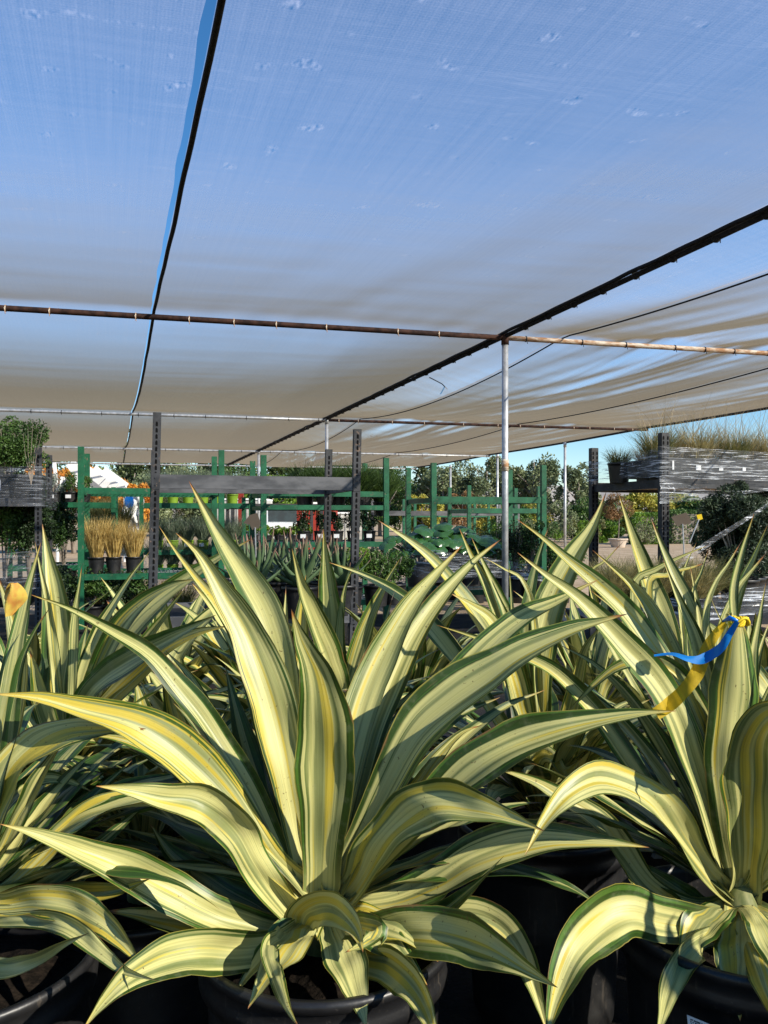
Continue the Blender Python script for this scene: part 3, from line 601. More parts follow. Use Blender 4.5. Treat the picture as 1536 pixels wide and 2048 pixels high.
k = 15; o = t2.add(V, [tuple(range(k)), tuple(range(2*k-1, k-1, -1))]+[(i, (i+1) % k, k+(i+1) % k, k+i) for i in range(k)]).build('blue_disc', M['ribbon_blue'])
o.parent = [x for x in C.objects if x.name == 'hanging_tarp'][0]

# ---- plants on the racks
def on(rackobj, x, y, z): c, s = math.cos(RA), math.sin(RA); l = rackobj.location; return (l.x+c*x-s*y, l.y+s*x+c*y, z)
for k, x in enumerate((.16, .36, .59)):
    grass_plant('golden_grass_plant', ['leftmost', 'middle', 'rightmost'][k]+' of three black pots of upright golden grass on the green shelf', 'grass', on(gr1, x, .22, .648), .095, .20, 520, .56+.03*(k == 0)-.05*(k == 2), .30, .006, 'gold', 20+k, 'golden grasses on the green shelf', curve=.3)
for k in range(4): grass_plant('dry_grass_plant', 'olive brown grass %s on the ground behind the golden grass rack' % ['at the left', 'second from left', 'third from left', 'at the right'][k], 'grass', on(gr1, .15+.35*k, .6, .0), .13, .2, 420, .52, .6, .005, 'olive' if k % 2 else 'gold', 40+k, 'grasses under the golden grass shelf', curve=.8)
for k in range(3): grass_plant('dry_grass_plant', ['left', 'middle', 'right'][k]+' tall olive grass on the shelf behind the golden grass', 'grass', (px2(178+32*k, 12.2), 12.2, 1.0), .12, .15, 420, .62, .35, .006, 'olive', 60+k, 'olive grasses behind the golden grass', curve=.5)
names = ['leftmost', 'second', 'third', 'fourth', 'fifth', 'rightmost']
for lv, (z, lab) in enumerate(((1.53, 'top'), (.855, 'middle'), (.505, 'lowest'))):
    for k in range(6):
        grass_plant('lime_pot_grass', '%s blue green grass in a lime pot on the %s shelf' % (names[k], lab), 'grass', on(rk_l, .22+.215*k, .15, z), .085, .15, 420, .46, .55, .006, 'bluegrass', 80+k+10*lv, 'blue green grasses in lime pots', 'lime', .45, tagc=(lv == 1))
for k in range(5): grass_plant('tufted_grass_plant', '%s big dark grass tuft on top of the green rack' % ['leftmost', 'second', 'third', 'fourth', 'rightmost'][k], 'grass', on(gr2, .62+.22*k if k < 4 else 1.42, .25 if k % 2 else .5, 1.49), .12, .17, 900, .52, .75, .009, 'dgrass', 110+k, 'dark grass tufts on the green rack', curve=.8)
grass_plant('tufted_grass_plant', 'tall dark grass tuft spilling past the right green upright', 'grass', on(gr2, 1.72, .6, 1.35), .12, .2, 800, .66, .55, .009, 'dgrass', 117, 'dark grass tufts on the green rack', curve=.8)
for k in range(5): shrub('leafy_pot_plant', '%s small dark shrub on the middle shelf of the second green rack' % ['leftmost', 'second', 'third', 'fourth', 'rightmost'][k], 'shrub', on(gr2, .55+.22*k, .2, 1.01), .085, .15, (.15, .15, .17), 'dark', 800, .035, 130+k, 'dark shrubs on the middle shelf', tagc=True)
for k in range(6): shrub('leafy_pot_plant', '%s yellow green plant on the far rack beyond the aloes' % names[k], 'plant', on(rk5, .15+.27*k, .3, .84), .11, .16, (.18, .16, .13), 'bright', 420, .06, 150+k, 'yellow green plants beyond the aloes')
for k in range(4): shrub('leafy_pot_plant', '%s dark tall plant on the shelf below the far green beam' % ['leftmost', 'second', 'third', 'rightmost'][k], 'shrub', on(gr3, .75+.22*k, .45, .38), .12, .22, (.2, .2, .30), 'mid' if k % 2 else 'dark', 1500, .04, 160+k, 'leafy shrubs under the green rack', zc=.55, tight=.5)
for k in range(3): shrub('leafy_pot_plant', ['left', 'middle', 'right'][k]+' small leafed bush in front of the nearly empty green rack', 'shrub', (px2([985, 1028, 1062][k], 9.9), 9.9, .35), .13, .25, (.24, .2, .30), 'mid' if k != 1 else 'dark', 1900, .035, 170+k, 'small leafed bushes behind the bare post', zc=.68, tight=.45)
for k in range(11):
    px = [650, 705, 760, 815, 862, 905, 950, 995, 1040, 1082, 1120][k]
    shrub('ground_shrub', ORD[k]+' of the dark shrubs standing on the ground behind the green racks', 'shrub', (px2(px, 12.6+.5*(k % 2)), 12.6+.5*(k % 2), 0), .17, .28, (.36, .3, .34), ['dark', 'mid', 'rosemary'][k % 3], 2600, .05, 800+k, 'dark shrubs on the ground behind the racks', zc=.62, tight=.45)
for k in range(8):
    px = [10, 60, 110, 150, 470, 530, 600, 660][k]
    shrub('ground_shrub', ORD[k]+' of the shrubs on the ground in front of the left racks', 'shrub', (px2(px, 8.0), [9.6, 9.7, 9.8, 9.9, 8.6, 8.7, 8.8, 8.9][k]*1.0, 0), .15, .26, (.3, .28, .26), ['dark', 'mid'][k % 2], 2400, .04, 820+k, 'shrubs on the ground at left', zc=.48, tight=.5)
# round leaved plants
def round_leaf_plant(label, loc, seed, n=34, R_=.42):
    t = thing('round_leaf_plant', label, 'plant', loc, 0, 'plants with large glossy round leaves'); pot_part(t, .16, .28); rs = random.Random(seed); st = MB()
    for k in range(n):
        a = rs.uniform(0, 6.28); e = rs.uniform(.15, 1); h = .28+rs.uniform(.12, .42)*(1.15-.5*e); c = Vector((R_*e*math.cos(a), R_*e*math.sin(a), h)); r = rs.uniform(.07, .13)
        st.tube([(0, 0, .25), (c.x*.5, c.y*.5, h*.8), c], .006, 5); V = [c]; Fc = []; m_ = 18; nrm = Vector((math.cos(a)*.5*e+rs.uniform(-.3, .3), math.sin(a)*.5*e-.35, 1)).normalized(); u = nrm.orthogonal().normalized(); v = nrm.cross(u)
        for ring in (.5, 1):
            for i in range(m_):
                q = 2*math.pi*i/m_+rs.uniform(0, .1); rr = r*ring*(1+.10*math.cos(q*5)*(ring == 1))*(.75 if (i == 0 and ring == 1) else 1)
                V.append(c+u*rr*math.cos(q)+v*rr*math.sin(q)+nrm*(.012 if ring < 1 else -.02+.012*math.sin(q*4)))
        Fc = [(0, 1+i, 1+(i+1) % m_) for i in range(m_)]+[(1+i, 1+m_+i, 1+m_+(i+1) % m_, 1+(i+1) % m_) for i in range(m_)]
        link_mesh('leaf', V, Fc, GL, t, True)
    st.build('stems', M['barkgrey'], t)
gm = NT('glossy_round_leaf', .22, .6); gn = gm.noise(gm.coord(), 14, 2); gm.color(gm.mix(gn, (.018, .06, .014), (.045, .13, .03))); gm.bump(gn, .5, .01); GL = gm.m
for k, (px, y) in enumerate(((838, 1045), (892, 1050), (940, 1045))): round_leaf_plant(['leftmost', 'middle', 'rightmost'][k]+' large glossy round leaved plant under the green rack', (px2(px, 9.3), 9.3+.15*k, .53), 30+k)
# left: small silver pots, shrubs, big leafy shrub
for k in range(4): shrub('silver_leaf_plant' if k < 2 else 'leafy_pot_plant', ['left silver leaved plant in a small tagged pot', 'trailing silver leaved plant beside the wrapped black upright', 'green plant in a tagged pot left of the first green upright', 'green plant in a tagged pot directly behind the first green upright'][k], 'plant', (px2([72, 108, 142, 168][k], 10.3), 10.3, 1.53), .085, .13, (.16, .14, .15), 'silver' if k < 2 else 'mid', 900, .028, 180+k, 'small pots on the left green shelf', tagc=True)
for k in range(4): shrub('hedge_shrub', ['far left dense small leafed shrub behind the wrapped rack', 'dense small leafed shrub behind the black upright', 'dense shrub just right of the black upright', 'dense shrub against the first green upright'][k], 'shrub', (px2([8, 58, 96, 128][k], [8.8, 9.0, 10.6, 10.9][k]), [8.8, 9.0, 10.6, 10.9][k], .35), .17, .3, ([.34, .34, .30, .26][k], .28, .48), 'mid' if k in (0, 2) else 'dark', 9000, .036, 190+k, 'dense shrubs on the left', zc=.98, nclump=30, tight=.40)
shrub('upright_shrub', 'tall wispy green shrub on top of the wrapped rack at left', 'shrub', (px2(14, 8.75), 8.75, 1.48), .16, .22, (.50, .34, .40), 'mid', 15000, .030, 201, None, zc=.60, nclump=48, tight=.30, twigs=16)
t = thing('leafy_sprig', 'thin leafy sprig rising above the wispy shrub', 'plant', P(62, 930, 8.1)); mb = MB(); 
for k in range(5): mb.tube([(0, 0, -.2), (.03*(k-2), 0, .12), (.05*(k-2)+.02, 0, .32+.06*((k*7) % 3))], [.004, .003, .001], 4)
mb.build('stems', M['barkgrey'], t); cs = np.array([(.05*(k-2)*f+RNG.normal()*.012, RNG.normal()*.015, -.1+f*(.40+.06*((k*7) % 3))) for k in range(5) for f in np.linspace(.1, 1, 34)]); V, Fc = leafcards(cs, .022, 5); link_mesh('foliage', V, Fc, FO['mid'], t)
# rosemary behind the right rack, dry grasses
for k in range(4): shrub('rosemary_bush', ['leftmost', 'second', 'third', 'rightmost'][k]+' tall dark rosemary bush under the right black rack', 'shrub', (px2([1478, 1515, 1555, 1600][k], 7.9), 7.9+.25*k, .40), .18, .32, (.50, .34, .50), 'rosemary', 22000, .05, 210+k, 'rosemary bushes under the right rack', asp=.22, zc=.80, nclump=30, tight=.28)
for k in range(8): grass_plant('dry_grass_plant', ORD[k]+' of the dry seeding grasses standing in the wrapped tray', 'grass', on(br2, .12+.235*k, .28+.14*(k % 2), 1.70), .11, .20, [700, 1000, 620][k % 3], [.54, .46, .60][k % 3], .55, .005, 'drygold' if k % 4 else 'olive', 230+k, 'dry grasses in the wrapped tray', curve=.9, hv=.6)
for k in range(2): grass_plant('dry_grass_plant', ['rear left dark dry grass pot leaning out of the wrapped tray', 'second dark dry grass pot behind the slotted upright'][k], 'grass', on(br2, -.02+.1*k, .75-.35*k, 1.70), .12, .22, 420, .26, .75, .004, 'dry' if k else 'olive', 245+k, 'dry grasses in the wrapped tray', curve=.8)
t = thing('seed_stalks', 'pale feathery seed stalks rising above the wrapped tray of grass', 'grass', on(br2, 0, 0, 1.88), RA)
V = None
for k in range(12):
    v, f = blades(40, .88, .50, .0045, 0, .06, .55, 260+k, .5, 7); v[:, 0] += .05+k*.16; v[:, 1] += .3
    V, Fc = (v, f) if V is None else (np.vstack([V, v]), np.vstack([Fc, f+len(V)]))
link_mesh('stalk', V, Fc, FO['dry'], t)
for k in range(9): grass_plant('dry_grass_plant', ORD[k]+' of the brown grass clumps on the bench by the right rack', 'grass', (px2(1225+27*k, 7.4), 7.4+.15*(k % 3), .42), .10, .16, 800, .50, .75, .006, 'olive' if k % 3 else 'drygold', 270+k, 'brown grasses below the right rack', curve=.9)
t = thing('display_bench', 'low bench of dark trays holding the brown grasses at right', 'bench', (px2(1225, 7.4), 7.2, 0)); MB().box(-.3, 1.9, 0, .8, .36, .42).build('bench_top', M['black_steel'], t)
for x in (-.25, 1.8):
    for y in (.05, .75): MB().box(x, x+.05, y-.025, y+.025, 0, .358).build('leg', M['black_steel'], t)
# aloes
AL = NT('aloe_leaf', .5, .35); an = AL.noise(AL.coord(), 9, 2); sx = AL.n('ShaderNodeSeparateXYZ'); AL.l(AL.coord('UV'), sx.inputs[0])
ac = AL.mix(an, (.045, .085, .035), (.11, .165, .075)); ac = AL.mix(AL.ramp(sx.outputs[1], (.72, 1.0)), ac, (.24, .12, .09)); AL.color(ac)
def aloe(label, loc, seed, n=26, L=.40, potr=.15):
    t = thing('aloe_plant', label, 'aloe', loc, 0, 'aloes in black pots on the black rack'); pot_part(t, potr, .26); rs = random.Random(seed)
    for k in range(n):
        a = k*2.4+rs.uniform(-.2, .2); f = k/n; el = R(88-66*f+rs.uniform(-8, 8)); ln = L*(.72+.35*math.sin(f*2.6))*rs.uniform(.85, 1.1); d = Vector((math.cos(a), math.sin(a), 0)); sdv = Vector((-math.sin(a), math.cos(a), 0)); V = []; UV = []; Fc = []; ns = 12
        p = Vector((0, 0, .27))+d*.015
        for i in range(ns+1):
            q = i/ns; e = el+R(26)*q*(1-f*.3); T_ = d*math.cos(e)+Vector((0, 0, 1))*math.sin(e); N_ = -d*math.sin(e)+Vector((0, 0, 1))*math.cos(e); wd = .043*(1-q)**.75*(1+.25*math.sin(min(q*6, 3.1)))+.001; th = .5*wd
            tooth = 1+.10*(i % 2)
            V += [p-sdv*wd*tooth+N_*th*.6, p-sdv*wd*.5-N_*th*.5, p-N_*th, p+sdv*wd*.5-N_*th*.5, p+sdv*wd*tooth+N_*th*.6, p+N_*th*.0]; UV += [(0, q)]*6
            p = p+T_*ln/ns
        for i in range(ns):
            for j in range(6): Fc.append((i*6+j, i*6+(j+1) % 6, (i+1)*6+(j+1) % 6, (i+1)*6+j))
        link_mesh('leaf', V, Fc, AL.m, t, True, UV)
for k, (px, D, sd_) in enumerate(((512, 6.55, 1), (600, 6.75, 2), (682, 6.95, 3))): aloe(['leftmost green aloe with reddish tips in a black pot', 'middle spiky grey green aloe in a black pot', 'right hand aloe in a black pot beside the slotted upright'][k], (px2(px, D), D, .48), sd_, L=.46 if k != 2 else .38)
for k in range(2): aloe(['back left aloe behind the front pots', 'back right aloe behind the front pots'][k], (px2(555+95*k, 7.2), 7.3, .48), 9+k, 22, .45)
for k in range(3): shrub('fern_plant', ['left', 'middle', 'right'][k]+' ferny yellow green plant beside the slotted upright', 'fern', (px2([700, 752, 788][k], 7.5), 7.5+.15*k, .48), .12, .2, (.22, .2, .20), 'bright' if k == 0 else 'mid', 1500, .045, 290+k, 'ferny plants beside the slotted upright', asp=.3, zc=.38)

# ---- stretch film
def film(label, path, zs, mat='film', bulge=.02, seed=0):
    """path: points of a closed or open run seen from above, z0/z1 per point"""
    V = []; n = len(path); m_ = 10; sub = 8; pts = []
    for i in range(n-1):
        for k in range(sub): f = k/sub; pts.append((Vector(path[i]).lerp(Vector(path[i+1]), f), [zs[i][j]*(1-f)+zs[i+1][j]*f for j in (0, 1)]))
    pts.append((Vector(path[-1]), zs[-1]))
    for (p, (a, b)) in pts:
        for j in range(m_+1):
            f = j/m_; z = a+(b-a)*f; wv = noise.noise(Vector((p.x*4, z*22, seed)))*bulge+noise.noise(Vector((p.x*11, p.y*9, z*9)))*bulge*.6; V.append((p.x+wv*.4, p.y-abs(wv)*.6, z))
    Fc = [(i*(m_+1)+j, (i+1)*(m_+1)+j, (i+1)*(m_+1)+j+1, i*(m_+1)+j+1) for i in range(len(pts)-1) for j in range(m_)]
    return tag(link_mesh('stretch_film', V, Fc, M[mat], smooth=True), label, 'plastic wrap')
def rp(rk, x, y): q = on(rk, x, y, 0); return (q[0], q[1], 0)
film('clear film wrapped round the tray of dry grasses at right', [rp(br2, -.06, 1.36), rp(br2, -.07, .7), rp(br2, -.09, -.06), rp(br2, 1.3, -.09), rp(br2, 2.6, -.07)], [(1.70, 1.98), (1.75, 1.93), (1.72, 2.03), (1.70, 2.00), (1.70, 1.97)])
film('sagging twisted film hanging below the right tray', [rp(br2, -.10, -.08), rp(br2, .4, -.12), rp(br2, .9, -.13), rp(br2, 1.4, -.12)], [(1.46, 1.73), (1.50, 1.60), (1.57, 1.60), (1.62, 1.66)], bulge=.03, seed=4)
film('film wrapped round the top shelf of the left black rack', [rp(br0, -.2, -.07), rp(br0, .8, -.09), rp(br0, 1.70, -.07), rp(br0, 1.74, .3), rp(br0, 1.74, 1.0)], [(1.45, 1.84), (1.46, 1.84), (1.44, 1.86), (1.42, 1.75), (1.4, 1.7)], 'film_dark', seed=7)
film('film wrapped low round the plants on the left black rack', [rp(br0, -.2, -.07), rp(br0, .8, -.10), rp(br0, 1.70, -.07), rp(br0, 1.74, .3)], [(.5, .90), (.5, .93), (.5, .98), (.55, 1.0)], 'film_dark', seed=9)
film('film draped over the low cart of round leaved plants', [tuple(P(810, 1100, 9.2).xy)+(0,), tuple(P(870, 1100, 8.9).xy)+(0,), tuple(P(960, 1100, 8.8).xy)+(0,), tuple(P(1085, 1100, 8.9).xy)+(0,)], [(.70, .92), (.60, .97), (.68, .90), (.62, .78)], seed=12)
film('crumpled film along the bench edge behind the tied plant', [tuple(P(1340, 1200, 5.2).xy)+(0,), tuple(P(1400, 1200, 5.0).xy)+(0,), tuple(P(1470, 1190, 5.0).xy)+(0,), tuple(P(1560, 1190, 5.1).xy)+(0,)], [(.68, .80), (.66, .80), (.70, .86), (.72, .90)], seed=14, bulge=.05)
# tight diagonal strap of film
t = MB(); a, b = P(1545, 1003, 6.9), P(1365, 1122, 6.3); V = []
for i in range(25):
    f = i/24; c = a.lerp(b, f); wd = .035+.05*f**2
    for j in range(7): q = j/6-.5; V.append(c+Vector((.55, 0, .85))*(q*wd*2)+Vector((0, -.012*math.sin(j*2.1+i*.3), 0)))
t.add(V, [(i*7+j, (i+1)*7+j, (i+1)*7+j+1, i*7+j+1) for i in range(24) for j in range(6)]); tag(t.build('stretch_film', M['film'], None, True), 'tight diagonal strap of clear film in front of the rosemary', 'plastic wrap')
# tray + contents inside right wrap
tr_ = thing('plant_tray', 'dark plastic tray inside the film wrap on the right rack', 'tray', on(br2, 0, 0, 1.735), RA)
MB().box(-.02, 2.5, .0, .02, .0, .19).box(-.02, 2.5, .55, .57, 0, .19).box(-.02, 0, .02, .55, 0, .19).build('tray_wall', M['black_plastic'], tr_)
for x, w_, h_ in ((.10, .02, .09), (.38, .06, .05), (.66, .05, .03), (.95, .04, .04)): MB().box(x, x+w_, -.006, -.002, .07, .07+h_).build('price_tag', M['tagpaper'], tr_)
bx = thing('storage_tote', 'dark tote with a white label inside the left film wrap', 'tote', on(br0, 1.08, .05, 1.53), RA)
MB().box(0, .58, 0, .5, 0, .22).build('body', M['black_plastic'], bx); MB().box(-.02, .60, -.02, .52, .222, .25).build('lid', M['black_plastic'], bx); MB().box(.12, .20, -.012, -.002, .08, .19).build('label', M['tagpaper'], bx)
for i, z in enumerate((.0,)): bb = tag(MB().box(.05, .75, -.02, .5, 1.30, 1.43).build('cardboard_box', M['boxes']), 'flattened cardboard under the left wrapped shelf', 'cardboard'); bb.location = (br0.location.x, br0.location.y, 0); bb.rotation_euler = (0, 0, RA)
# card signs
def sign(label, poly, D, tilt, mat='card', stake=None):
    t = thing('plant_sign', label, 'sign', P(*poly[0], D)); o0 = P(*poly[0], D); V = [P(x, y, D)-o0+Vector((0, tilt*(y-poly[0][1])/F*D, 0)) for x, y in poly]; k = len(V); V += [v+Vector((0, .004, 0)) for v in V]
    MB().add(V, [tuple(range(k-1, -1, -1)), tuple(range(k, 2*k))]+[(i, (i+1) % k, k+(i+1) % k, k+i) for i in range(k)]).build('card', M[mat], t)
    if stake: a, b = P(*stake[0], D)-o0, P(*stake[1], D)-o0; MB().tube([a+Vector((0, .008, 0)), b+Vector((0, .008, 0))], .006, 6).build('stake', M['galv'], t)
sign('blank brown card sign on a stake above the aloes', [(486, 1046), (500, 1030), (515, 1026), (521, 1045), (518, 1056), (504, 1060), (499, 1049)], 6.5, .2, 'card', ((510, 1055), (512, 1140)))
sign('blank brown card sign tilted in front of the hedge at right', [(1342, 1034), (1372, 1025), (1384, 1043), (1381, 1048), (1355, 1052)], 6.6, .2, 'card', ((1366, 1048), (1369, 1110)))
sign('small yellow tag standing right of the tilted brown sign', [(1393, 1030), (1403, 1028), (1406, 1038), (1397, 1041)], 7.0, .1, 'yellowcard', ((1399, 1038), (1380, 1085)))

# ---------------------------------------------------------------- foreground variegated plants
PROF = [(0, .66), (.12, .60), (.3, .82), (.47, 1.0), (.60, .93), (.75, .62), (.87, .31), (.95, .11), (1, .01)]
def prof(v, m_=.5):
    v = v*1.0
    vv = v/m_*.5 if v < m_ else .5+(v-m_)/(1-m_)*.5
    for (a, x), (b, y) in zip(PROF, PROF[1:]):
        if vv <= b: f = (vv-a)/(b-a); f = f*f*(3-2*f)*.35+f*.65; return x+(y-x)*f
    return .012
def spline(pts, n):
    pts = [np.array(p, float) for p in pts]; pts = [2*pts[0]-pts[1]]+pts+[2*pts[-1]-pts[-2]]; out = []
    for i in range(1, len(pts)-2):
        for k in range(16):
            t = k/16; p0, p1, p2, p3 = pts[i-1:i+3]
            out.append(.5*((2*p1)+(-p0+p2)*t+(2*p0-5*p1+4*p2-p3)*t*t+(-p0+3*p1-3*p2+p3)*t**3))
    out.append(pts[-2]); out = np.array(out); d = np.r_[0, np.cumsum(np.linalg.norm(np.diff(out, axis=0), axis=1))]
    s = np.linspace(0, d[-1], n); return np.stack([np.interp(s, d, out[:, k]) for k in range(out.shape[1])], 1)
def ribbon_leaf(parent, C3, Wd, widths, kind, amp, seed, fold=.22, off=Vector((0, 0, 0))):
    """C3 centre points base->tip, Wd unit width directions, widths full widths in metres"""
    n = len(C3); nu = 13; V = np.zeros((n*nu, 3)); UV = np.zeros((n*nu, 2)); rs = random.Random(seed); ph = rs.uniform(0, 6.28); fr = rs.uniform(9, 15); ph2 = rs.uniform(0, 6.28)
    T_ = np.gradient(C3, axis=0); T_ /= np.linalg.norm(T_, axis=1)[:, None]+1e-9
    for i in range(n):
        v = i/(n-1); W_ = Wd[i]; N_ = np.cross(T_[i], W_); N_ /= np.linalg.norm(N_)+1e-9
        if N_[1] > 0: N_ = -N_            # the channel opens towards the viewer / the sky
        fo = fold*(1+1.4*max(0, v-.6)+.9*max(0, .25-v)/.25)
        for j in range(nu):
            x = j/(nu-1)*2-1; hw = widths[i]/2
            z = hw*fo*(x*x*.75+abs(x)*.35)-hw*fo*.5
            edge = x*x*abs(x); env = math.sin(math.pi*min(1, max(0, v*1.12)))**.8
            z += amp*edge*env*math.sin(fr*v+ph+(1.3 if x > 0 else 0))
            z += amp*.35*env*math.sin(fr*1.9*v+ph2+x*2.2)
            z += hw*.035*math.sin(x*9+ph2)*env
            xx = x*(1+.03*math.sin(fr*2.3*v+ph+(2 if x > 0 else 0))-(.05*max(0, noise.noise(Vector((v*30, seed+(9 if x > 0 else 0), 0))))*abs(x)**6))
            V[i*nu+j] = C3[i]+W_*hw*xx+N_*z; UV[i*nu+j] = (j/(nu-1), v)
    i, j = np.meshgrid(np.arange(nu-1), np.arange(n-1)); b = (j*nu+i).ravel(); V -= np.array(off)
    o = link_mesh('leaf', V, np.stack([b, b+1, b+nu+1, b+nu], 1), BL[kind], parent, True, UV)
    return o
def traced(plant, base, Db, w_, dt, kind, pts, amp=.006, m_=.5, tilt=None, fold=.42, wfn=None):
    pts = list(pts); bx, by = base; last = pts[-1]
    if math.hypot(last[0]-bx, last[1]-by) > 14: pts.append((bx+(last[0]-bx)*.05, by))
    n = 46; c = spline([p for p in reversed(pts)], n); seed = int(abs(c[-1, 0]*13+c[-1, 1]*7))
    C3 = np.zeros((n, 3)); Wd = np.zeros((n, 3)); wid = np.zeros(n); T2 = np.gradient(c, axis=0); T2 /= np.linalg.norm(T2, axis=1)[:, None]
    rs = random.Random(seed+5); tw = rs.uniform(-.2, .2)
    for i in range(n):
        v = i/(n-1); D = Db+dt*(v**1.15); p = P(c[i, 0], c[i, 1], D); C3[i] = p
        tx, ty = T2[i][0], -T2[i][1]; px_, pz_ = -ty, tx
        th = (tilt if tilt is not None else (.18+.75*abs(tx)))+tw*math.sin(v*3)
        if pz_ < 0: px_, pz_ = -px_, -pz_; sgn = -1
        else: sgn = 1
        if i == 0: flip = 1; prev = None
        W_ = np.array([math.cos(th)*px_, math.sin(th)*min(1, abs(pz_)*2.2)+.0, math.cos(th)*pz_]); W_ /= np.linalg.norm(W_)
        if prev is not None and np.dot(W_, prev) < 0: W_ = -W_
        # smooth the width direction along the leaf
        if prev is not None: W_ = W_*.45+prev*.55; W_ /= np.linalg.norm(W_)
        prev = W_; Wd[i] = W_
        f = prof(v, m_) if wfn is None else wfn(v)
        wid[i] = w_/F*D*f/max(.55, math.cos(th))*.80
    return ribbon_leaf(plant, C3, Wd, wid, kind, amp, seed, fold, plant.location)
def wild_leaf(plant, az, el0, L, droop, w_, kind, seed, z0=0):
    """a leaf grown from azimuth / elevation, arching under its own weight"""
    n = 30; rs = random.Random(seed); d = np.array([math.cos(az), math.sin(az), 0]); up = np.array([0, 0, 1.]); p = np.array(plant.location)+np.array([0, 0, z0])+d*.02; C3 = []; Wd = []; wid = []
    s = np.array([-math.sin(az), math.cos(az), 0]); tw = rs.uniform(-.5, .5); bend = rs.uniform(-.35, .35)
    for i in range(n):
        v = i/(n-1); e = el0-droop*v**1.6; dd = d+s*bend*v; dd /= np.linalg.norm(dd); C3.append(p.copy()); q = tw*v; W_ = s*math.cos(q)+up*math.sin(q); Wd.append(W_/np.linalg.norm(W_)); wid.append(w_*prof(v)); p = p+(dd*math.cos(e)+up*math.sin(e))*L/n
    C3 = np.array(C3); T_ = np.gradient(C3, axis=0); T_ /= np.linalg.norm(T_, axis=1)[:, None]; Wd = np.array(Wd); Wd -= (Wd*T_).sum(1)[:, None]*T_; Wd /= np.linalg.norm(Wd, axis=1)[:, None]
    # fold side: upper face
    V_ = ribbon_leaf(plant, C3, Wd, np.array(wid), kind, .007, seed, .2, plant.location); return V_
def big_plant(label, base, D, potr=.23, poth=.50, potz=None, pot=True, zb=None):
    b = P(*base, D); t = thing('variegated_plant', label, 'plant', b, 0, 'variegated sword leaved plants in black pots')
    if pot:
        top = b.z-.10 if potz is None else potz; MBp = thing('x', '', '') if False else None
        h = poth; z0 = top-h-b.z
        pr = [(.001, z0+.001), (potr*.86, z0), (potr*.88, z0+.06), (potr*.93, z0+h*.5), (potr*.955, z0+h*.55), (potr*.95, z0+h*.57), (potr*.98, z0+h*.80), (potr*.985, z0+h*.855), (potr*1.05, z0+h*.86), (potr*1.06, z0+h*.90), (potr*1.045, z0+h*.915), (potr*1.045, z0+h*.955), (potr*1.075, z0+h*.965), (potr*1.085, z0+h*.985), (potr*1.07, z0+h), (potr*1.02, z0+h), (potr*1.0, z0+h*.97), (potr*.98, z0+h*.84)]
        pot_o = MB().lathe(pr, 56).build('pot', M['black_plastic'], t, True)
        mb = MB(); g = 26; V = []
        for i in range(13):
            for j in range(40): r_ = potr*.985*i/12; a = 6.2832*j/40; V.append((r_*math.cos(a), r_*math.sin(a), z0+h*.87+.02*noise.noise(Vector((r_*math.cos(a)*16, r_*math.sin(a)*16, D)))+.03*(1-i/12)))
        mb.add(V, [(i*40+j, (i+1)*40+j, (i+1)*40+(j+1) % 40, i*40+(j+1) % 40) for i in range(12) for j in range(40)]); mb.build('soil', M['soil'], t, True)
        # heart of the rosette
        MB().lathe([(.001, .02), (.02, .015), (.036, -.02), (.04, -.06), (.04, -.12)], 16).build('stem', BLs, t, True)
    return t
BLs = simple('pale_leaf_base', (.10, .12, .04), (.22, .22, .09), 14, .6, .2, stretch=(3, 3, .6))
# ===== plant A, centre
A = big_plant('large variegated plant in the centre foreground, nearest the camera', (650, 1800), 1.5, .22, .50, .535)
BL['c'] = blade_mat('variegated_leaf_centre', .70, .1)
def tA(w_, dt, kind, pts, **k): return traced(A, (650, 1808), 1.5, w_, dt, kind, pts, **k)
tA(88, .32, 'w', [(378, 962), (430, 1055), (490, 1150), (535, 1230), (562, 1330), (580, 1480), (600, 1640), (628, 1780)], tilt=.2, m_=.62)
tA(112, .10, 'w', [(352, 1066), (400, 1110), (450, 1190), (497, 1270), (540, 1380), (568, 1490), (592, 1620), (622, 1780)], tilt=.15, m_=.52)
tA(50, .16, 'y', [(318, 1052), (350, 1100), (392, 1155), (440, 1215), (490, 1310), (535, 1480), (600, 1700)], tilt=.3)
tA(152, -.16, 'c', [(583, 1218), (603, 1280), (634, 1350), (648, 1430), (651, 1520), (648, 1640), (642, 1790)], tilt=.08, m_=.5, fold=.22)
tA(86, .28, 'w', [(925, 1090), (875, 1145), (825, 1205), (775, 1290), (735, 1380), (705, 1480), (680, 1620), (660, 1780)], tilt=.2, m_=.55)
tA(74, .36, 'w', [(1003, 1078), (945, 1125), (880, 1195), (825, 1275), (785, 1360), (740, 1480), (690, 1680)], tilt=.35, m_=.55)
tA(60, .34, 'm', [(875, 1160), (840, 1200), (790, 1265), (745, 1360), (715, 1500), (680, 1700)], tilt=.6)
tA(80, .12, 'v', [(1196, 1160), (1118, 1200), (1048, 1232), (983, 1285), (930, 1345), (870, 1420), (790, 1540), (710, 1690)], m_=.55)
tA(92, -.02, 'v', [(1255, 1228), (1205, 1242), (1138, 1262), (1048, 1302), (978, 1350), (900, 1402), (838, 1462), (780, 1560), (720, 1680)], m_=.5)
tA(82, -.06, 'v', [(1352, 1422), (1268, 1428), (1168, 1446), (1068, 1472), (993, 1505), (920, 1555), (840, 1630), (740, 1735)], m_=.5, tilt=.7)
tA(94, -.22, 'y', [(1088, 1662), (1028, 1638), (958, 1618), (893, 1606), (840, 1615), (790, 1650), (745, 1710), (700, 1785)], m_=.5, tilt=.75, amp=.010)
tA(70, -.05, 'v', [(1298, 1695), (1218, 1685), (1118, 1678), (1018, 1690), (943, 1718), (868, 1762), (780, 1800)], m_=.5, tilt=.8)
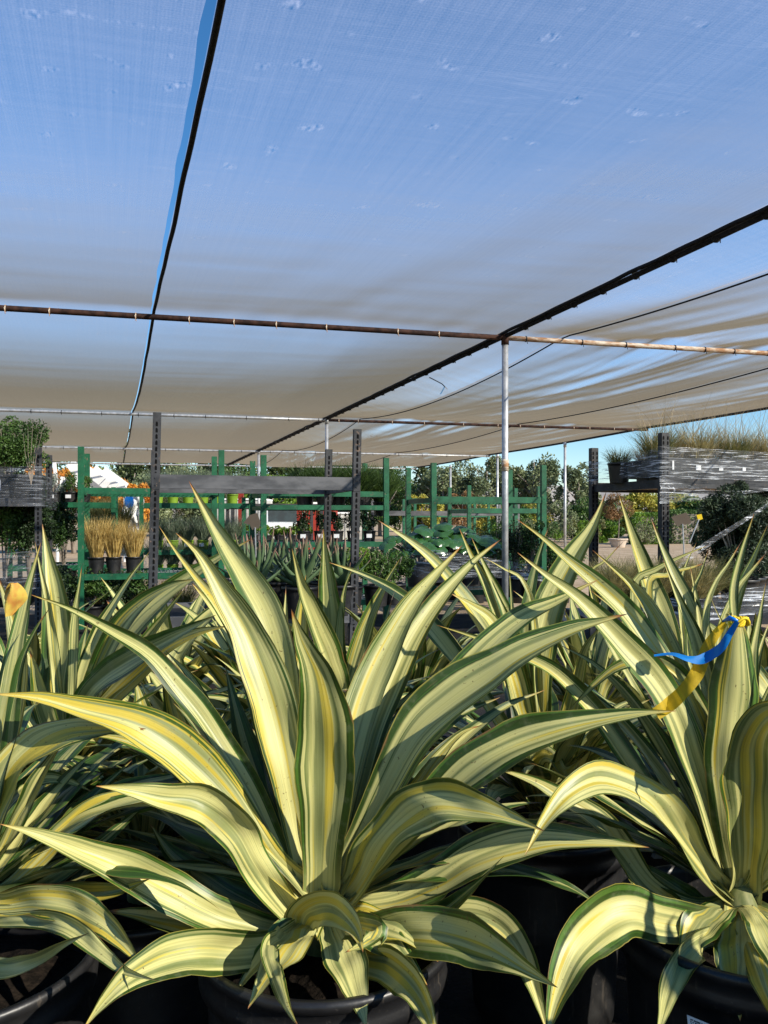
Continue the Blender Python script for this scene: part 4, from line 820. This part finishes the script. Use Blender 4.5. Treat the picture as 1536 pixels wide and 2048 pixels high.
tA(56, .05, 'g', [(1000, 1690), (930, 1725), (860, 1780), (780, 1812), (700, 1825)], tilt=.7)
tA(46, -.12, 'g', [(985, 1738), (925, 1790), (868, 1830), (780, 1845), (700, 1835)], tilt=.6)
tA(32, -.10, 'w', [(1008, 1712), (968, 1752), (918, 1800), (868, 1838), (790, 1850)], tilt=.3)
tA(100, -.32, 'v', [(1115, 1975), (1048, 1938), (968, 1893), (893, 1868), (818, 1862), (740, 1868)], m_=.5, amp=.012, tilt=.6)
tA(86, -.16, 'w', [(1098, 2075), (1070, 1980), (1040, 1905), (1000, 1855), (940, 1832), (870, 1845), (780, 1860)], m_=.5, tilt=.4, amp=.010)
tA(82, -.42, 'y', [(880, 2110), (850, 2020), (815, 1965), (770, 1930), (710, 1905)], m_=.5, tilt=.4, amp=.012)
tA(95, -.36, 'y', [(726, 1905), (712, 1862), (682, 1828), (645, 1815), (610, 1830), (597, 1860)], m_=.5, tilt=.2, amp=.008)
tA(60, -.30, 'v', [(690, 1905), (730, 1885), (755, 1860), (720, 1850), (660, 1850)], tilt=.3, amp=.01)
tA(92, -.20, 'w', [(192, 1572), (250, 1578), (325, 1592), (392, 1602), (440, 1630), (480, 1672), (512, 1730), (560, 1800), (600, 1838)], m_=.55, tilt=.5, amp=.014)
tA(82, -.20, 'w', [(0, 1648), (75, 1668), (175, 1706), (275, 1748), (340, 1782), (410, 1820), (490, 1850), (570, 1860)], m_=.5, tilt=.65, amp=.009)
tA(98, -.40, 'w', [(165, 2060), (210, 2000), (260, 1952), (325, 1918), (400, 1902), (475, 1905), (540, 1895), (600, 1870)], m_=.5, tilt=.5, amp=.014)
tA(46, -.45, 'w', [(600, 2060), (572, 2010), (555, 1960), (540, 1910), (545, 1882), (580, 1862)], m_=.5, tilt=.2, amp=.010)
tA(60, -.08, 'v', [(205, 1822), (270, 1828), (345, 1842), (430, 1852), (520, 1862), (590, 1862)], tilt=.9)
tA(66, .05, 'g', [(300, 1648), (345, 1712), (425, 1770), (500, 1812), (570, 1842)], tilt=.8)
tA(60, .14, 'g', [(240, 1700), (330, 1765), (430, 1815), (540, 1845)], tilt=.8)
tA(62, .06, 'v', [(58, 1188), (140, 1218), (225, 1262), (300, 1308), (360, 1375), (405, 1430), (450, 1500), (510, 1600), (575, 1730)], m_=.42, tilt=.5)
tA(86, -.14, 'y', [(-14, 1388), (75, 1395), (165, 1418), (250, 1440), (312, 1470), (370, 1510), (450, 1590), (540, 1720)], m_=.48, tilt=.7, amp=.008)
tA(64, .02, 'm', [(160, 1470), (235, 1475), (310, 1502), (380, 1545), (435, 1595), (500, 1690), (570, 1790)], m_=.5, tilt=.6)
tA(60, .18, 'm', [(330, 1300), (385, 1360), (425, 1440), (470, 1540), (530, 1670), (600, 1790)], tilt=.3)
tA(44, .10, 'y', [(965, 1450), (925, 1465), (885, 1505), (845, 1560), (790, 1650), (710, 1760)], amp=.012, tilt=.4)
tA(60, .30, 'g', [(1000, 1395), (900, 1440), (820, 1520), (750, 1640), (690, 1760)], tilt=.7)
tA(55, .30, 'g', [(905, 1330), (850, 1390), (780, 1500), (720, 1640), (680, 1760)], tilt=.6)
tA(60, .28, 'g', [(450, 1330), (480, 1450), (520, 1580), (580, 1720)], tilt=.6)
tA(64, .26, 'g', [(560, 1230), (590, 1380), (605, 1500), (620, 1650), (640, 1780)], tilt=.5)
for k in range(30): wild_leaf(A, R(2+176*k/29+random.uniform(-8, 8)), R(random.uniform(12, 64)), random.uniform(.44, .62), random.uniform(.4, 1.2), random.uniform(.045, .075), 'gmvgmw'[k % 6], 500+k)
for k, (az, el) in enumerate(((235, -15), (255, 0), (285, -10), (310, -5), (330, 0))): wild_leaf(A, R(az), R(el+8), random.uniform(.20, .30), .7, .075, 'vyw'[k % 3], 560+k, -.01)

# ===== plant B, right foreground
B = big_plant('large variegated plant at right with its leaves tied by coloured tape', (1480, 1790), 1.56, .22, .50, .53)
def tB(w_, dt, kind, pts, **k): return traced(B, (1482, 1800), 1.56, w_, dt, kind, pts, **k)
tB(84, .0, 'w', [(1035, 1105), (1088, 1147), (1148, 1190), (1198, 1238), (1250, 1292), (1308, 1355), (1353, 1432), (1385, 1520), (1420, 1630), (1450, 1730)], m_=.5, tilt=.35)
tB(68, .20, 'w', [(1032, 1037), (1088, 1078), (1138, 1122), (1193, 1168), (1243, 1215), (1285, 1268), (1340, 1360), (1400, 1500), (1455, 1720)], m_=.55, tilt=.4)
tB(54, .26, 'y', [(1185, 1100), (1222, 1132), (1262, 1168), (1300, 1218), (1330, 1275), (1370, 1370), (1430, 1560)], m_=.6, tilt=.3)
tB(60, .22, 'm', [(1300, 1030), (1323, 1090), (1350, 1152), (1380, 1215), (1405, 1290), (1430, 1420), (1460, 1640)], m_=.6, tilt=.25)
tB(56, .10, 'v', [(1326, 1118), (1358, 1200), (1388, 1270), (1410, 1350), (1430, 1460), (1455, 1640)], m_=.55, tilt=.2)
tB(66, .05, 'v', [(1508, 1028), (1482, 1110), (1466, 1180), (1470, 1250), (1480, 1350), (1480, 1500), (1482, 1700)], m_=.75, tilt=.15, wfn=lambda v: max(.02, min(1.0, .5+.5*math.sin(math.pi*min(1, v/.75)))*(1-max(0, (v-.72)/.28)**1.3)*(1-.45*math.exp(-((v-.70)/.05)**2))))
tB(128, -.03, 'm', [(1476, 1238), (1474, 1290), (1472, 1380), (1462, 1470), (1458, 1570), (1470, 1700), (1482, 1790)], m_=.72, tilt=.05, fold=-.25, wfn=lambda v: (.42+.58*math.sin(math.pi/2*min(1, v/.72)))*min(1, ((1-v)/.26))**.55 if v < 1 else .05)
tB(125, -.30, 'y', [(1640, 1470), (1585, 1425), (1530, 1430), (1497, 1480), (1490, 1560), (1492, 1660), (1488, 1780)], m_=.5, tilt=.2, amp=.012)
tB(76, -.30, 'y', [(1050, 1710), (1088, 1645), (1138, 1586), (1193, 1556), (1248, 1566), (1308, 1602), (1353, 1655), (1398, 1722), (1442, 1775)], m_=.52, tilt=.55, amp=.012)
tB(62, -.02, 'w', [(988, 1535), (1068, 1562), (1118, 1590), (1193, 1635), (1243, 1700), (1300, 1775), (1390, 1815)], m_=.5, tilt=.6)
tB(44, .02, 'g', [(1250, 1715), (1318, 1755), (1370, 1790), (1430, 1815)], tilt=.7)
tB(112, -.38, 'm', [(1090, 2090), (1115, 1985), (1155, 1895), (1210, 1842), (1265, 1822), (1325, 1838), (1400, 1848), (1460, 1840)], m_=.5, tilt=.45, amp=.013)
tB(66, -.35, 'w', [(1312, 2085), (1340, 1980), (1370, 1915), (1405, 1880), (1450, 1860)], m_=.5, tilt=.3, amp=.014)
tB(70, -.42, 'y', [(1560, 2060), (1525, 1960), (1502, 1890), (1482, 1835)], m_=.5, tilt=.3, amp=.012)
tB(50, .20, 'm', [(873, 1250), (943, 1272), (1008, 1297), (1088, 1330), (1138, 1368), (1193, 1428), (1248, 1505), (1330, 1620), (1430, 1760)], m_=.5, tilt=.5)
tB(46, .12, 'w', [(1538, 1100), (1505, 1140), (1470, 1190), (1440, 1290), (1450, 1450)], tilt=.3)
tB(34, .16, 'w', [(1488, 1075), (1458, 1125), (1430, 1168), (1412, 1230), (1420, 1340)], tilt=.2)
tB(46, .10, 'm', [(1532, 1165), (1520, 1230), (1505, 1320), (1498, 1450), (1490, 1650)], tilt=.2)
tB(26, .0, 'y', [(1420, 1190), (1432, 1220), (1448, 1250), (1462, 1262)], tilt=.1)
tB(70, -.10, 'w', [(1600, 1640), (1560, 1690), (1520, 1750), (1490, 1790)], tilt=.3)
tB(50, .08, 'v', [(1130, 1430), (1193, 1365), (1243, 1330), (1310, 1322), (1370, 1370), (1430, 1500), (1470, 1700)], m_=.5, tilt=.6)
for q in [(44, .20, 'v', [(1180, 1180), (1240, 1230), (1300, 1310), (1360, 1430), (1430, 1620)]), (40, .24, 'm', [(1120, 1290), (1190, 1330), (1260, 1400), (1340, 1520), (1430, 1700)]),
          (48, .18, 'w', [(1380, 1130), (1395, 1210), (1412, 1310), (1440, 1480), (1470, 1690)]), (40, .22, 'm', [(1545, 1230), (1520, 1300), (1500, 1400), (1490, 1600)]),
          (46, .24, 'w', [(1240, 1250), (1290, 1330), (1340, 1440), (1400, 1580), (1460, 1730)]), (42, -.05, 'v', [(1590, 1290), (1550, 1360), (1515, 1470), (1495, 1620)])]: tB(*q)
for q in [(46, .26, 'v', [(1050, 1250), (970, 1300), (890, 1390), (800, 1520), (710, 1700)]), (42, .30, 'w', [(470, 1160), (500, 1260), (540, 1400), (590, 1580)]), (44, .24, 'v', [(250, 1400), (330, 1440), (410, 1520), (500, 1640), (590, 1770)]),
          (40, .26, 'm', [(1090, 1380), (1000, 1420), (900, 1500), (800, 1610), (710, 1740)]), (40, .2, 'w', [(180, 1540), (270, 1570), (360, 1640), (470, 1730), (580, 1810)]), (36, .28, 'v', [(790, 1180), (760, 1280), (720, 1420), (680, 1600)])]: tA(*q)
tB(60, .25, 'g', [(1290, 1420), (1340, 1500), (1390, 1610), (1440, 1730)], tilt=.6)
tB(60, .22, 'g', [(1390, 1330), (1410, 1450), (1430, 1590), (1460, 1740)], tilt=.6)
for k in range(28): wild_leaf(B, R(4+176*k/27+random.uniform(-8, 8)), R(random.uniform(12, 64)), random.uniform(.44, .62), random.uniform(.4, 1.2), random.uniform(.045, .075), 'gmvgmw'[k % 6], 600+k)
for k, (az, el) in enumerate(((215, -10), (240, -20), (270, -5), (300, -15))): wild_leaf(B, R(az), R(el+10), random.uniform(.18, .28), .7, .075, 'vyw'[k % 3], 660+k, -.01)

# ===== plant C, left foreground (rooted just outside the frame)
Cp = big_plant('large variegated plant cut off by the left edge of the photo', (-62, 1790), 1.42, .205, .50, .53)
def tC(w_, dt, kind, pts, **k): return traced(Cp, (-60, 1798), 1.42, w_, dt, kind, pts, **k)
tC(92, .0, 'y', [(292, 1458), (215, 1458), (130, 1468), (58, 1505), (10, 1570), (-20, 1650), (-45, 1740)], m_=.5, tilt=.65, amp=.009)
tC(62, .12, 'v', [(82, 1085), (62, 1160), (45, 1235), (28, 1320), (8, 1430), (-20, 1580), (-50, 1740)], m_=.55, tilt=.15)
tC(64, .20, 'w', [(-8, 1140), (22, 1230), (38, 1310), (32, 1400), (0, 1540), (-40, 1720)], m_=.6, tilt=.1)
tC(36, .04, 'g', [(102, 1212), (70, 1262), (45, 1320), (30, 1400), (10, 1520), (-30, 1700)], tilt=.2, m_=.55)
tC(76, -.18, 'y', [(288, 1938), (242, 1880), (195, 1838), (135, 1808), (70, 1800), (0, 1808)], m_=.5, tilt=.55, amp=.010)
tC(42, -.26, 'w', [(318, 1962), (258, 1945), (210, 1912), (165, 1872), (115, 1845), (50, 1838), (-20, 1838)], m_=.5, tilt=.5, amp=.008)
tC(44, -.05, 'y', [(302, 1757), (245, 1778), (190, 1786), (130, 1785), (50, 1795)], tilt=.6, m_=.6)
tC(44, -.28, 'w', [(178, 1866), (125, 1890), (70, 1920), (0, 1935), (-60, 1900)], tilt=.4, amp=.012)
tC(54, .05, 'y', [(406, 1633), (340, 1608), (255, 1598), (185, 1620), (130, 1665), (70, 1725), (0, 1785)], m_=.5, tilt=.5, amp=.008)
tC(46, .12, 'v', [(186, 1584), (130, 1560), (75, 1560), (20, 1600), (-30, 1690)], tilt=.6)
for k, q in enumerate([[(265, 1520), (190, 1590), (110, 1680), (20, 1770)], [(190, 1500), (120, 1570), (50, 1660), (-20, 1760)], [(300, 1600), (220, 1670), (130, 1740), (30, 1790)], [(150, 1440), (90, 1540), (30, 1650), (-30, 1760)], [(240, 1690), (150, 1730), (60, 1780)]]): tC(46, .16-.04*k, 'gmgvm'[k], q, tilt=.4)
for k in range(16): wild_leaf(Cp, R(-5+110*k/15), R(random.uniform(10, 62)), random.uniform(.40, .58), random.uniform(.5, 1.2), random.uniform(.045, .075), 'gmg'[k % 3], 700+k)

# ===== second row
def row2(label, base, D, leaves, nw, seed, potr=.21, potz=None, els=(30, 66), azs=(0, 360), L=(.42, .60), kinds='mwgvw'):
    t = big_plant(label, base, D, potr, .48, potz if potz is not None else .46)
    for (w_, dt, kind, pts) in leaves: traced(t, base, D, w_, dt, kind, pts, tilt=None if abs(pts[0][0]-pts[-1][0]) > 60 else .15, m_=.55)
    rs = random.Random(seed)
    nw = int(nw*2.3)
    for k in range(nw): wild_leaf(t, R(azs[0]+(azs[1]-azs[0])*k/nw+rs.uniform(-12, 12)), R(rs.uniform(*els)), rs.uniform(*L), rs.uniform(.4, 1.3), rs.uniform(.05, .088), kinds[k % len(kinds)], seed*100+k)
    return t
row2('variegated plant in the second row at left, its broad pale leaf upright', (140, 1570), 2.15, [
  (80, .1, 'v', [(85, 1048), (97, 1115), (110, 1185), (117, 1250), (115, 1320), (112, 1400)]),
  (26, .0, 'w', [(70, 1083), (82, 1140), (95, 1200), (105, 1280)]),
  (28, .0, 'w', [(165, 1125), (158, 1180), (150, 1235), (146, 1320)]),
  (36, .0, 'w', [(300, 1102), (262, 1155), (225, 1215), (190, 1285), (155, 1400)]),
  (58, -.1, 'w', [(506, 1077), (455, 1106), (400, 1142), (330, 1192), (265, 1255), (215, 1335), (170, 1450)]),
  (60, -.2, 'm', [(392, 1158), (340, 1172), (285, 1205), (238, 1255), (200, 1330), (165, 1450)]),
  (66, -.4, 'm', [(432, 1230), (350, 1272), (275, 1312), (205, 1355), (160, 1420)]),
  (56, -.25, 'y', [(458, 1252), (390, 1268), (330, 1300), (260, 1360), (180, 1450)]),
  (44, -.1, 'w', [(372, 1175), (335, 1225), (298, 1275), (240, 1370)]),
  (54, -.1, 'w', [(60, 1300), (75, 1360), (92, 1430), (120, 1500)])], 14, 31, azs=(20, 380))
row2('variegated plant in the second row directly behind the central one', (650, 1560), 2.25, [
  (76, -.1, 'v', [(647, 1058), (652, 1125), (658, 1200), (662, 1290), (662, 1400)]),
  (56, -.25, 'w', [(584, 1097), (606, 1178), (635, 1250), (662, 1320), (680, 1400)]),
  (28, -.1, 'w', [(708, 1131), (690, 1178), (680, 1250), (676, 1350)]),
  (34, .1, 'w', [(572, 1172), (571, 1230), (570, 1300), (590, 1420)]),
  (60, .1, 'm', [(612, 1150), (603, 1230), (600, 1310), (615, 1440)]),
  (46, -.1, 'w', [(383, 1165), (430, 1222), (475, 1290), (525, 1380), (590, 1480)]),
  (46, .0, 'w', [(800, 1118), (765, 1180), (730, 1260), (700, 1360)]),
  (58, .2, 'w', [(520, 1180), (460, 1200), (400, 1250), (345, 1330), (420, 1420)]),
  (24, .1, 'y', [(500, 1245), (560, 1248), (610, 1300)])], 16, 33, azs=(0, 360))
row2('variegated plant in the second row between the central and the tied one', (1085, 1620), 2.1, [
  (82, .15, 'w', [(1212, 985), (1188, 1048), (1152, 1105), (1120, 1160), (1095, 1220), (1080, 1300), (1075, 1420)]),
  (50, .0, 'm', [(918, 1055), (943, 1112), (970, 1160), (992, 1212), (1020, 1290), (1050, 1420)]),
  (40, .0, 'm', [(943, 1075), (968, 1130), (995, 1185), (1020, 1250), (1050, 1380)]),
  (46, -.1, 'w', [(755, 1040), (818, 1082), (870, 1125), (915, 1178), (955, 1235), (1010, 1330), (1060, 1480)]),
  (22, .0, 'w', [(968, 1115), (1008, 1138), (1048, 1165), (1070, 1260)]),
  (18, .0, 'w', [(1018, 1125), (1022, 1180), (1028, 1250), (1050, 1400)]),
  (42, .1, 'g', [(1100, 1048), (1078, 1110), (1063, 1170), (1052, 1240), (1055, 1380)]),
  (50, -.1, 'y', [(898, 1185), (945, 1212), (985, 1245), (1020, 1330), (1060, 1480)]),
  (44, .0, 'm', [(658, 1125), (720, 1148), (790, 1188), (850, 1240), (930, 1340), (1030, 1500)]),
  (44, -.2, 'w', [(1203, 1250), (1170, 1300), (1150, 1380), (1120, 1500)]),
  (40, -.2, 'y', [(1165, 1515), (1130, 1545), (1100, 1510), (1075, 1520), (1070, 1580)])], 18, 35, azs=(0, 360), potz=.52)
row2('variegated plant in the second row behind the tied one', (1400, 1580), 2.35, [
  (64, .1, 'w', [(1238, 990), (1256, 1045), (1276, 1105), (1300, 1170), (1325, 1240), (1360, 1380)]),
  (28, .0, 'w', [(1418, 1090), (1365, 1112), (1312, 1138), (1270, 1170), (1290, 1300), (1370, 1440)]),
  (24, .0, 'y', [(1428, 1120), (1385, 1135), (1340, 1150), (1300, 1200)]),
  (24, .0, 'w', [(1248, 1082), (1212, 1120), (1180, 1160), (1230, 1300)]),
  (24, .0, 'm', [(1418, 1095), (1403, 1142), (1385, 1190), (1380, 1300)]),
  (22, .1, 'w', [(1393, 1085), (1372, 1130), (1360, 1190), (1375, 1330)]),
  (30, .0, 'm', [(1536, 1048), (1510, 1110), (1480, 1180), (1440, 1320)])], 14, 37, azs=(0, 360))
row2('variegated plant in the second row at the far right edge', (1640, 1560), 2.2, [], 14, 39, azs=(60, 300), L=(.45, .6))
row2('variegated plant in the second row left of the central one', (395, 1600), 2.05, [], 14, 41, azs=(0, 360), L=(.36, .48), els=(15, 76), kinds='wvmw')
row2('variegated plant low between the central one and the one cut off at left', (290, 1690), 1.85, [], 13, 43, azs=(0, 360), L=(.34, .50), els=(15, 70), kinds='mvgmw')
# ===== third row, seen between the others
for k, (px, D) in enumerate(((30, 2.95), (330, 3.0), (520, 2.85), (820, 2.95), (1180, 3.0), (1520, 3.0))):
    row2(['variegated plant in the third row at the far left', 'variegated plant in the third row beneath the black rack', 'variegated plant in the third row below the aloes', 'variegated plant in the third row left of the bare post', 'variegated plant in the third row right of the bare post', 'variegated plant in the third row at the far right'][k], (px, 1040+(CZ-.55)*F/D), D, [], 15, 50+k, L=(.46, .66), els=(20, 80), kinds='wvwmv')
# ===== unseen plants added beside and behind the camera to shade the front row
for k, (src, x, y, a) in enumerate(((A, 1.22, .86, 200), (B, 1.02, .12, 40), (A, 2.15, 1.35, 110), (B, -.98, .38, 250), (A, -1.75, 1.0, 20), (B, .05, -.75, 150), (A, 1.95, .30, 300))):
    c = copy_tree(src); c.location = (x, y, src.location.z); c.rotation_euler = (0, 0, R(a))
    c['label'] = ['variegated plant standing just outside the frame to the right', 'variegated plant close beside the camera on the right', 'second variegated plant beyond the right edge of the frame', 'variegated plant close beside the camera on the left', 'variegated plant beyond the left edge of the frame', 'variegated plant standing behind the camera', 'variegated plant farther out on the right, behind the nearest row'][k]
# ===== coloured tape, dead leaf, tag
def tape_run(name, label, pts, wpx, D, mat, cat, seed, parent=None):
    n = 30; c = spline(pts, n); T2 = np.gradient(c, axis=0); T2 /= np.linalg.norm(T2, axis=1)[:, None]; V = []
    for i in range(n):
        f = i/(n-1); w_ = np.interp(f, np.linspace(0, 1, len(wpx)), wpx)
        for j in (-1, -.33, .33, 1):
            q = (c[i, 0]-T2[i, 1]*w_*.5*j, c[i, 1]+T2[i, 0]*w_*.5*j); d = D+.006*math.sin(i*.5+j*1.3+seed)+.01*j; V.append(P(q[0], q[1], d))
    Fc = [(i*4+j, (i+1)*4+j, (i+1)*4+j+1, i*4+j+1) for i in range(n-1) for j in range(3)]
    return link_mesh(name, V, Fc, M[mat], parent, True)
tp = thing('tie_tape', 'blue and yellow tape knotted round the tied leaves at right', 'tape')
tape_run('blue_tail', '', [(1475, 1243), (1458, 1270), (1440, 1297), (1405, 1318), (1378, 1318), (1345, 1308), (1308, 1311)], [10, 15, 19, 21, 11, 6, 4], 1.42, 'tape_blue', '', 1, tp)
tape_run('yellow_tail', '', [(1450, 1245), (1420, 1285), (1405, 1320), (1392, 1350), (1365, 1385), (1335, 1412), (1312, 1428)], [14, 20, 26, 30, 27, 30, 26], 1.45, 'tape_yellow', '', 2, tp)
mb = MB()
for k in range(5): 
    c0 = P(1478, 1243, 1.47); rr = .006+.0022*k; mb.tube([c0+Vector((rr*math.cos(a)*(1.2), rr*math.sin(a)*.8, .008*math.sin(a*2+k))) for a in np.linspace(0, 6.28, 16)], .0026, 6)
mb.build('knot', M['yellowcard'], tp, True)
mb = MB().tube([P(1445, 1243, 1.46), P(1460, 1236, 1.44), P(1475, 1242, 1.43)], [.002, .005, .003], 8); mb.build('blue_knot', M['ribbon_blue'], tp, True)
dm = NT('dead_leaf', .6, .2); dn = dm.noise(dm.coord(), 40, 3); dm.color(dm.mix(dm.ramp(dn, (.35, .65)), (.46, .34, .06), (.42, .18, .04)))
V = []; nn = 12
for j in range(nn+1):
    for i in range(9):
        f = j/nn; hw = (math.sin(math.pi*min(1, (1-f)*.85+.1))**.6)*24*(1 if f < .5 else (1-(f-.5)*1.5)); p = P(24+(i/8*2-1)*hw-5*f, 1166+f*66, 1.36); p.y += .014*math.sin(i*.8+f*3)+.02*(i/8-.5)**2; V.append(p)
o = link_mesh('dead_leaf', V, [(j*9+i, j*9+i+1, (j+1)*9+i+1, (j+1)*9+i) for j in range(nn) for i in range(8)], dm.m, smooth=True); tag(o, 'dried orange leaf caught on the leaves at the left edge', 'leaf')
t = thing('pot_label', 'white printed label stuck on the front of the right pot', 'label', P(1376, 2034, 1.345)); D = 1.345; o0 = P(1376, 2034, D)
q = [P(*a, D)-o0 for a in ((1374, 2030), (1418, 2048), (1470, 2069), (1470, 2110), (1380, 2090))]; q += [v+Vector((0, .001, 0)) for v in q]
MB().add(q, [(4, 3, 2, 1, 0), (5, 6, 7, 8, 9)]+[(i, (i+1) % 5, 5+(i+1) % 5, 5+i) for i in range(5)]).build('sticker', M['tagpaper'], t)
mb = MB()
for r_, (x0, x1) in enumerate(((1381, 1404), (1381, 1430), (1382, 1425))):
    x = x0
    while x < x1:
        y = 2038+r_*4.5+(x-1381)*.42; a = P(x, y, D-.0012)-o0; mb.box(a.x, a.x+.0016, a.y, a.y+.0005, a.z-.0022, a.z); x += random.choice((2.6, 2.6, 4.5))
mb.build('small_print', M['ink'], t)
tg = tag(MB().box(-.012, .012, -.004, .004, -.014, .014).build('pot_clip', M['card_grey']), 'small ribbed grey clip on the soil of the right pot', 'clip'); tg.location = P(1318, 1703, 1.62); tg.rotation_euler = (.3, .2, .5)
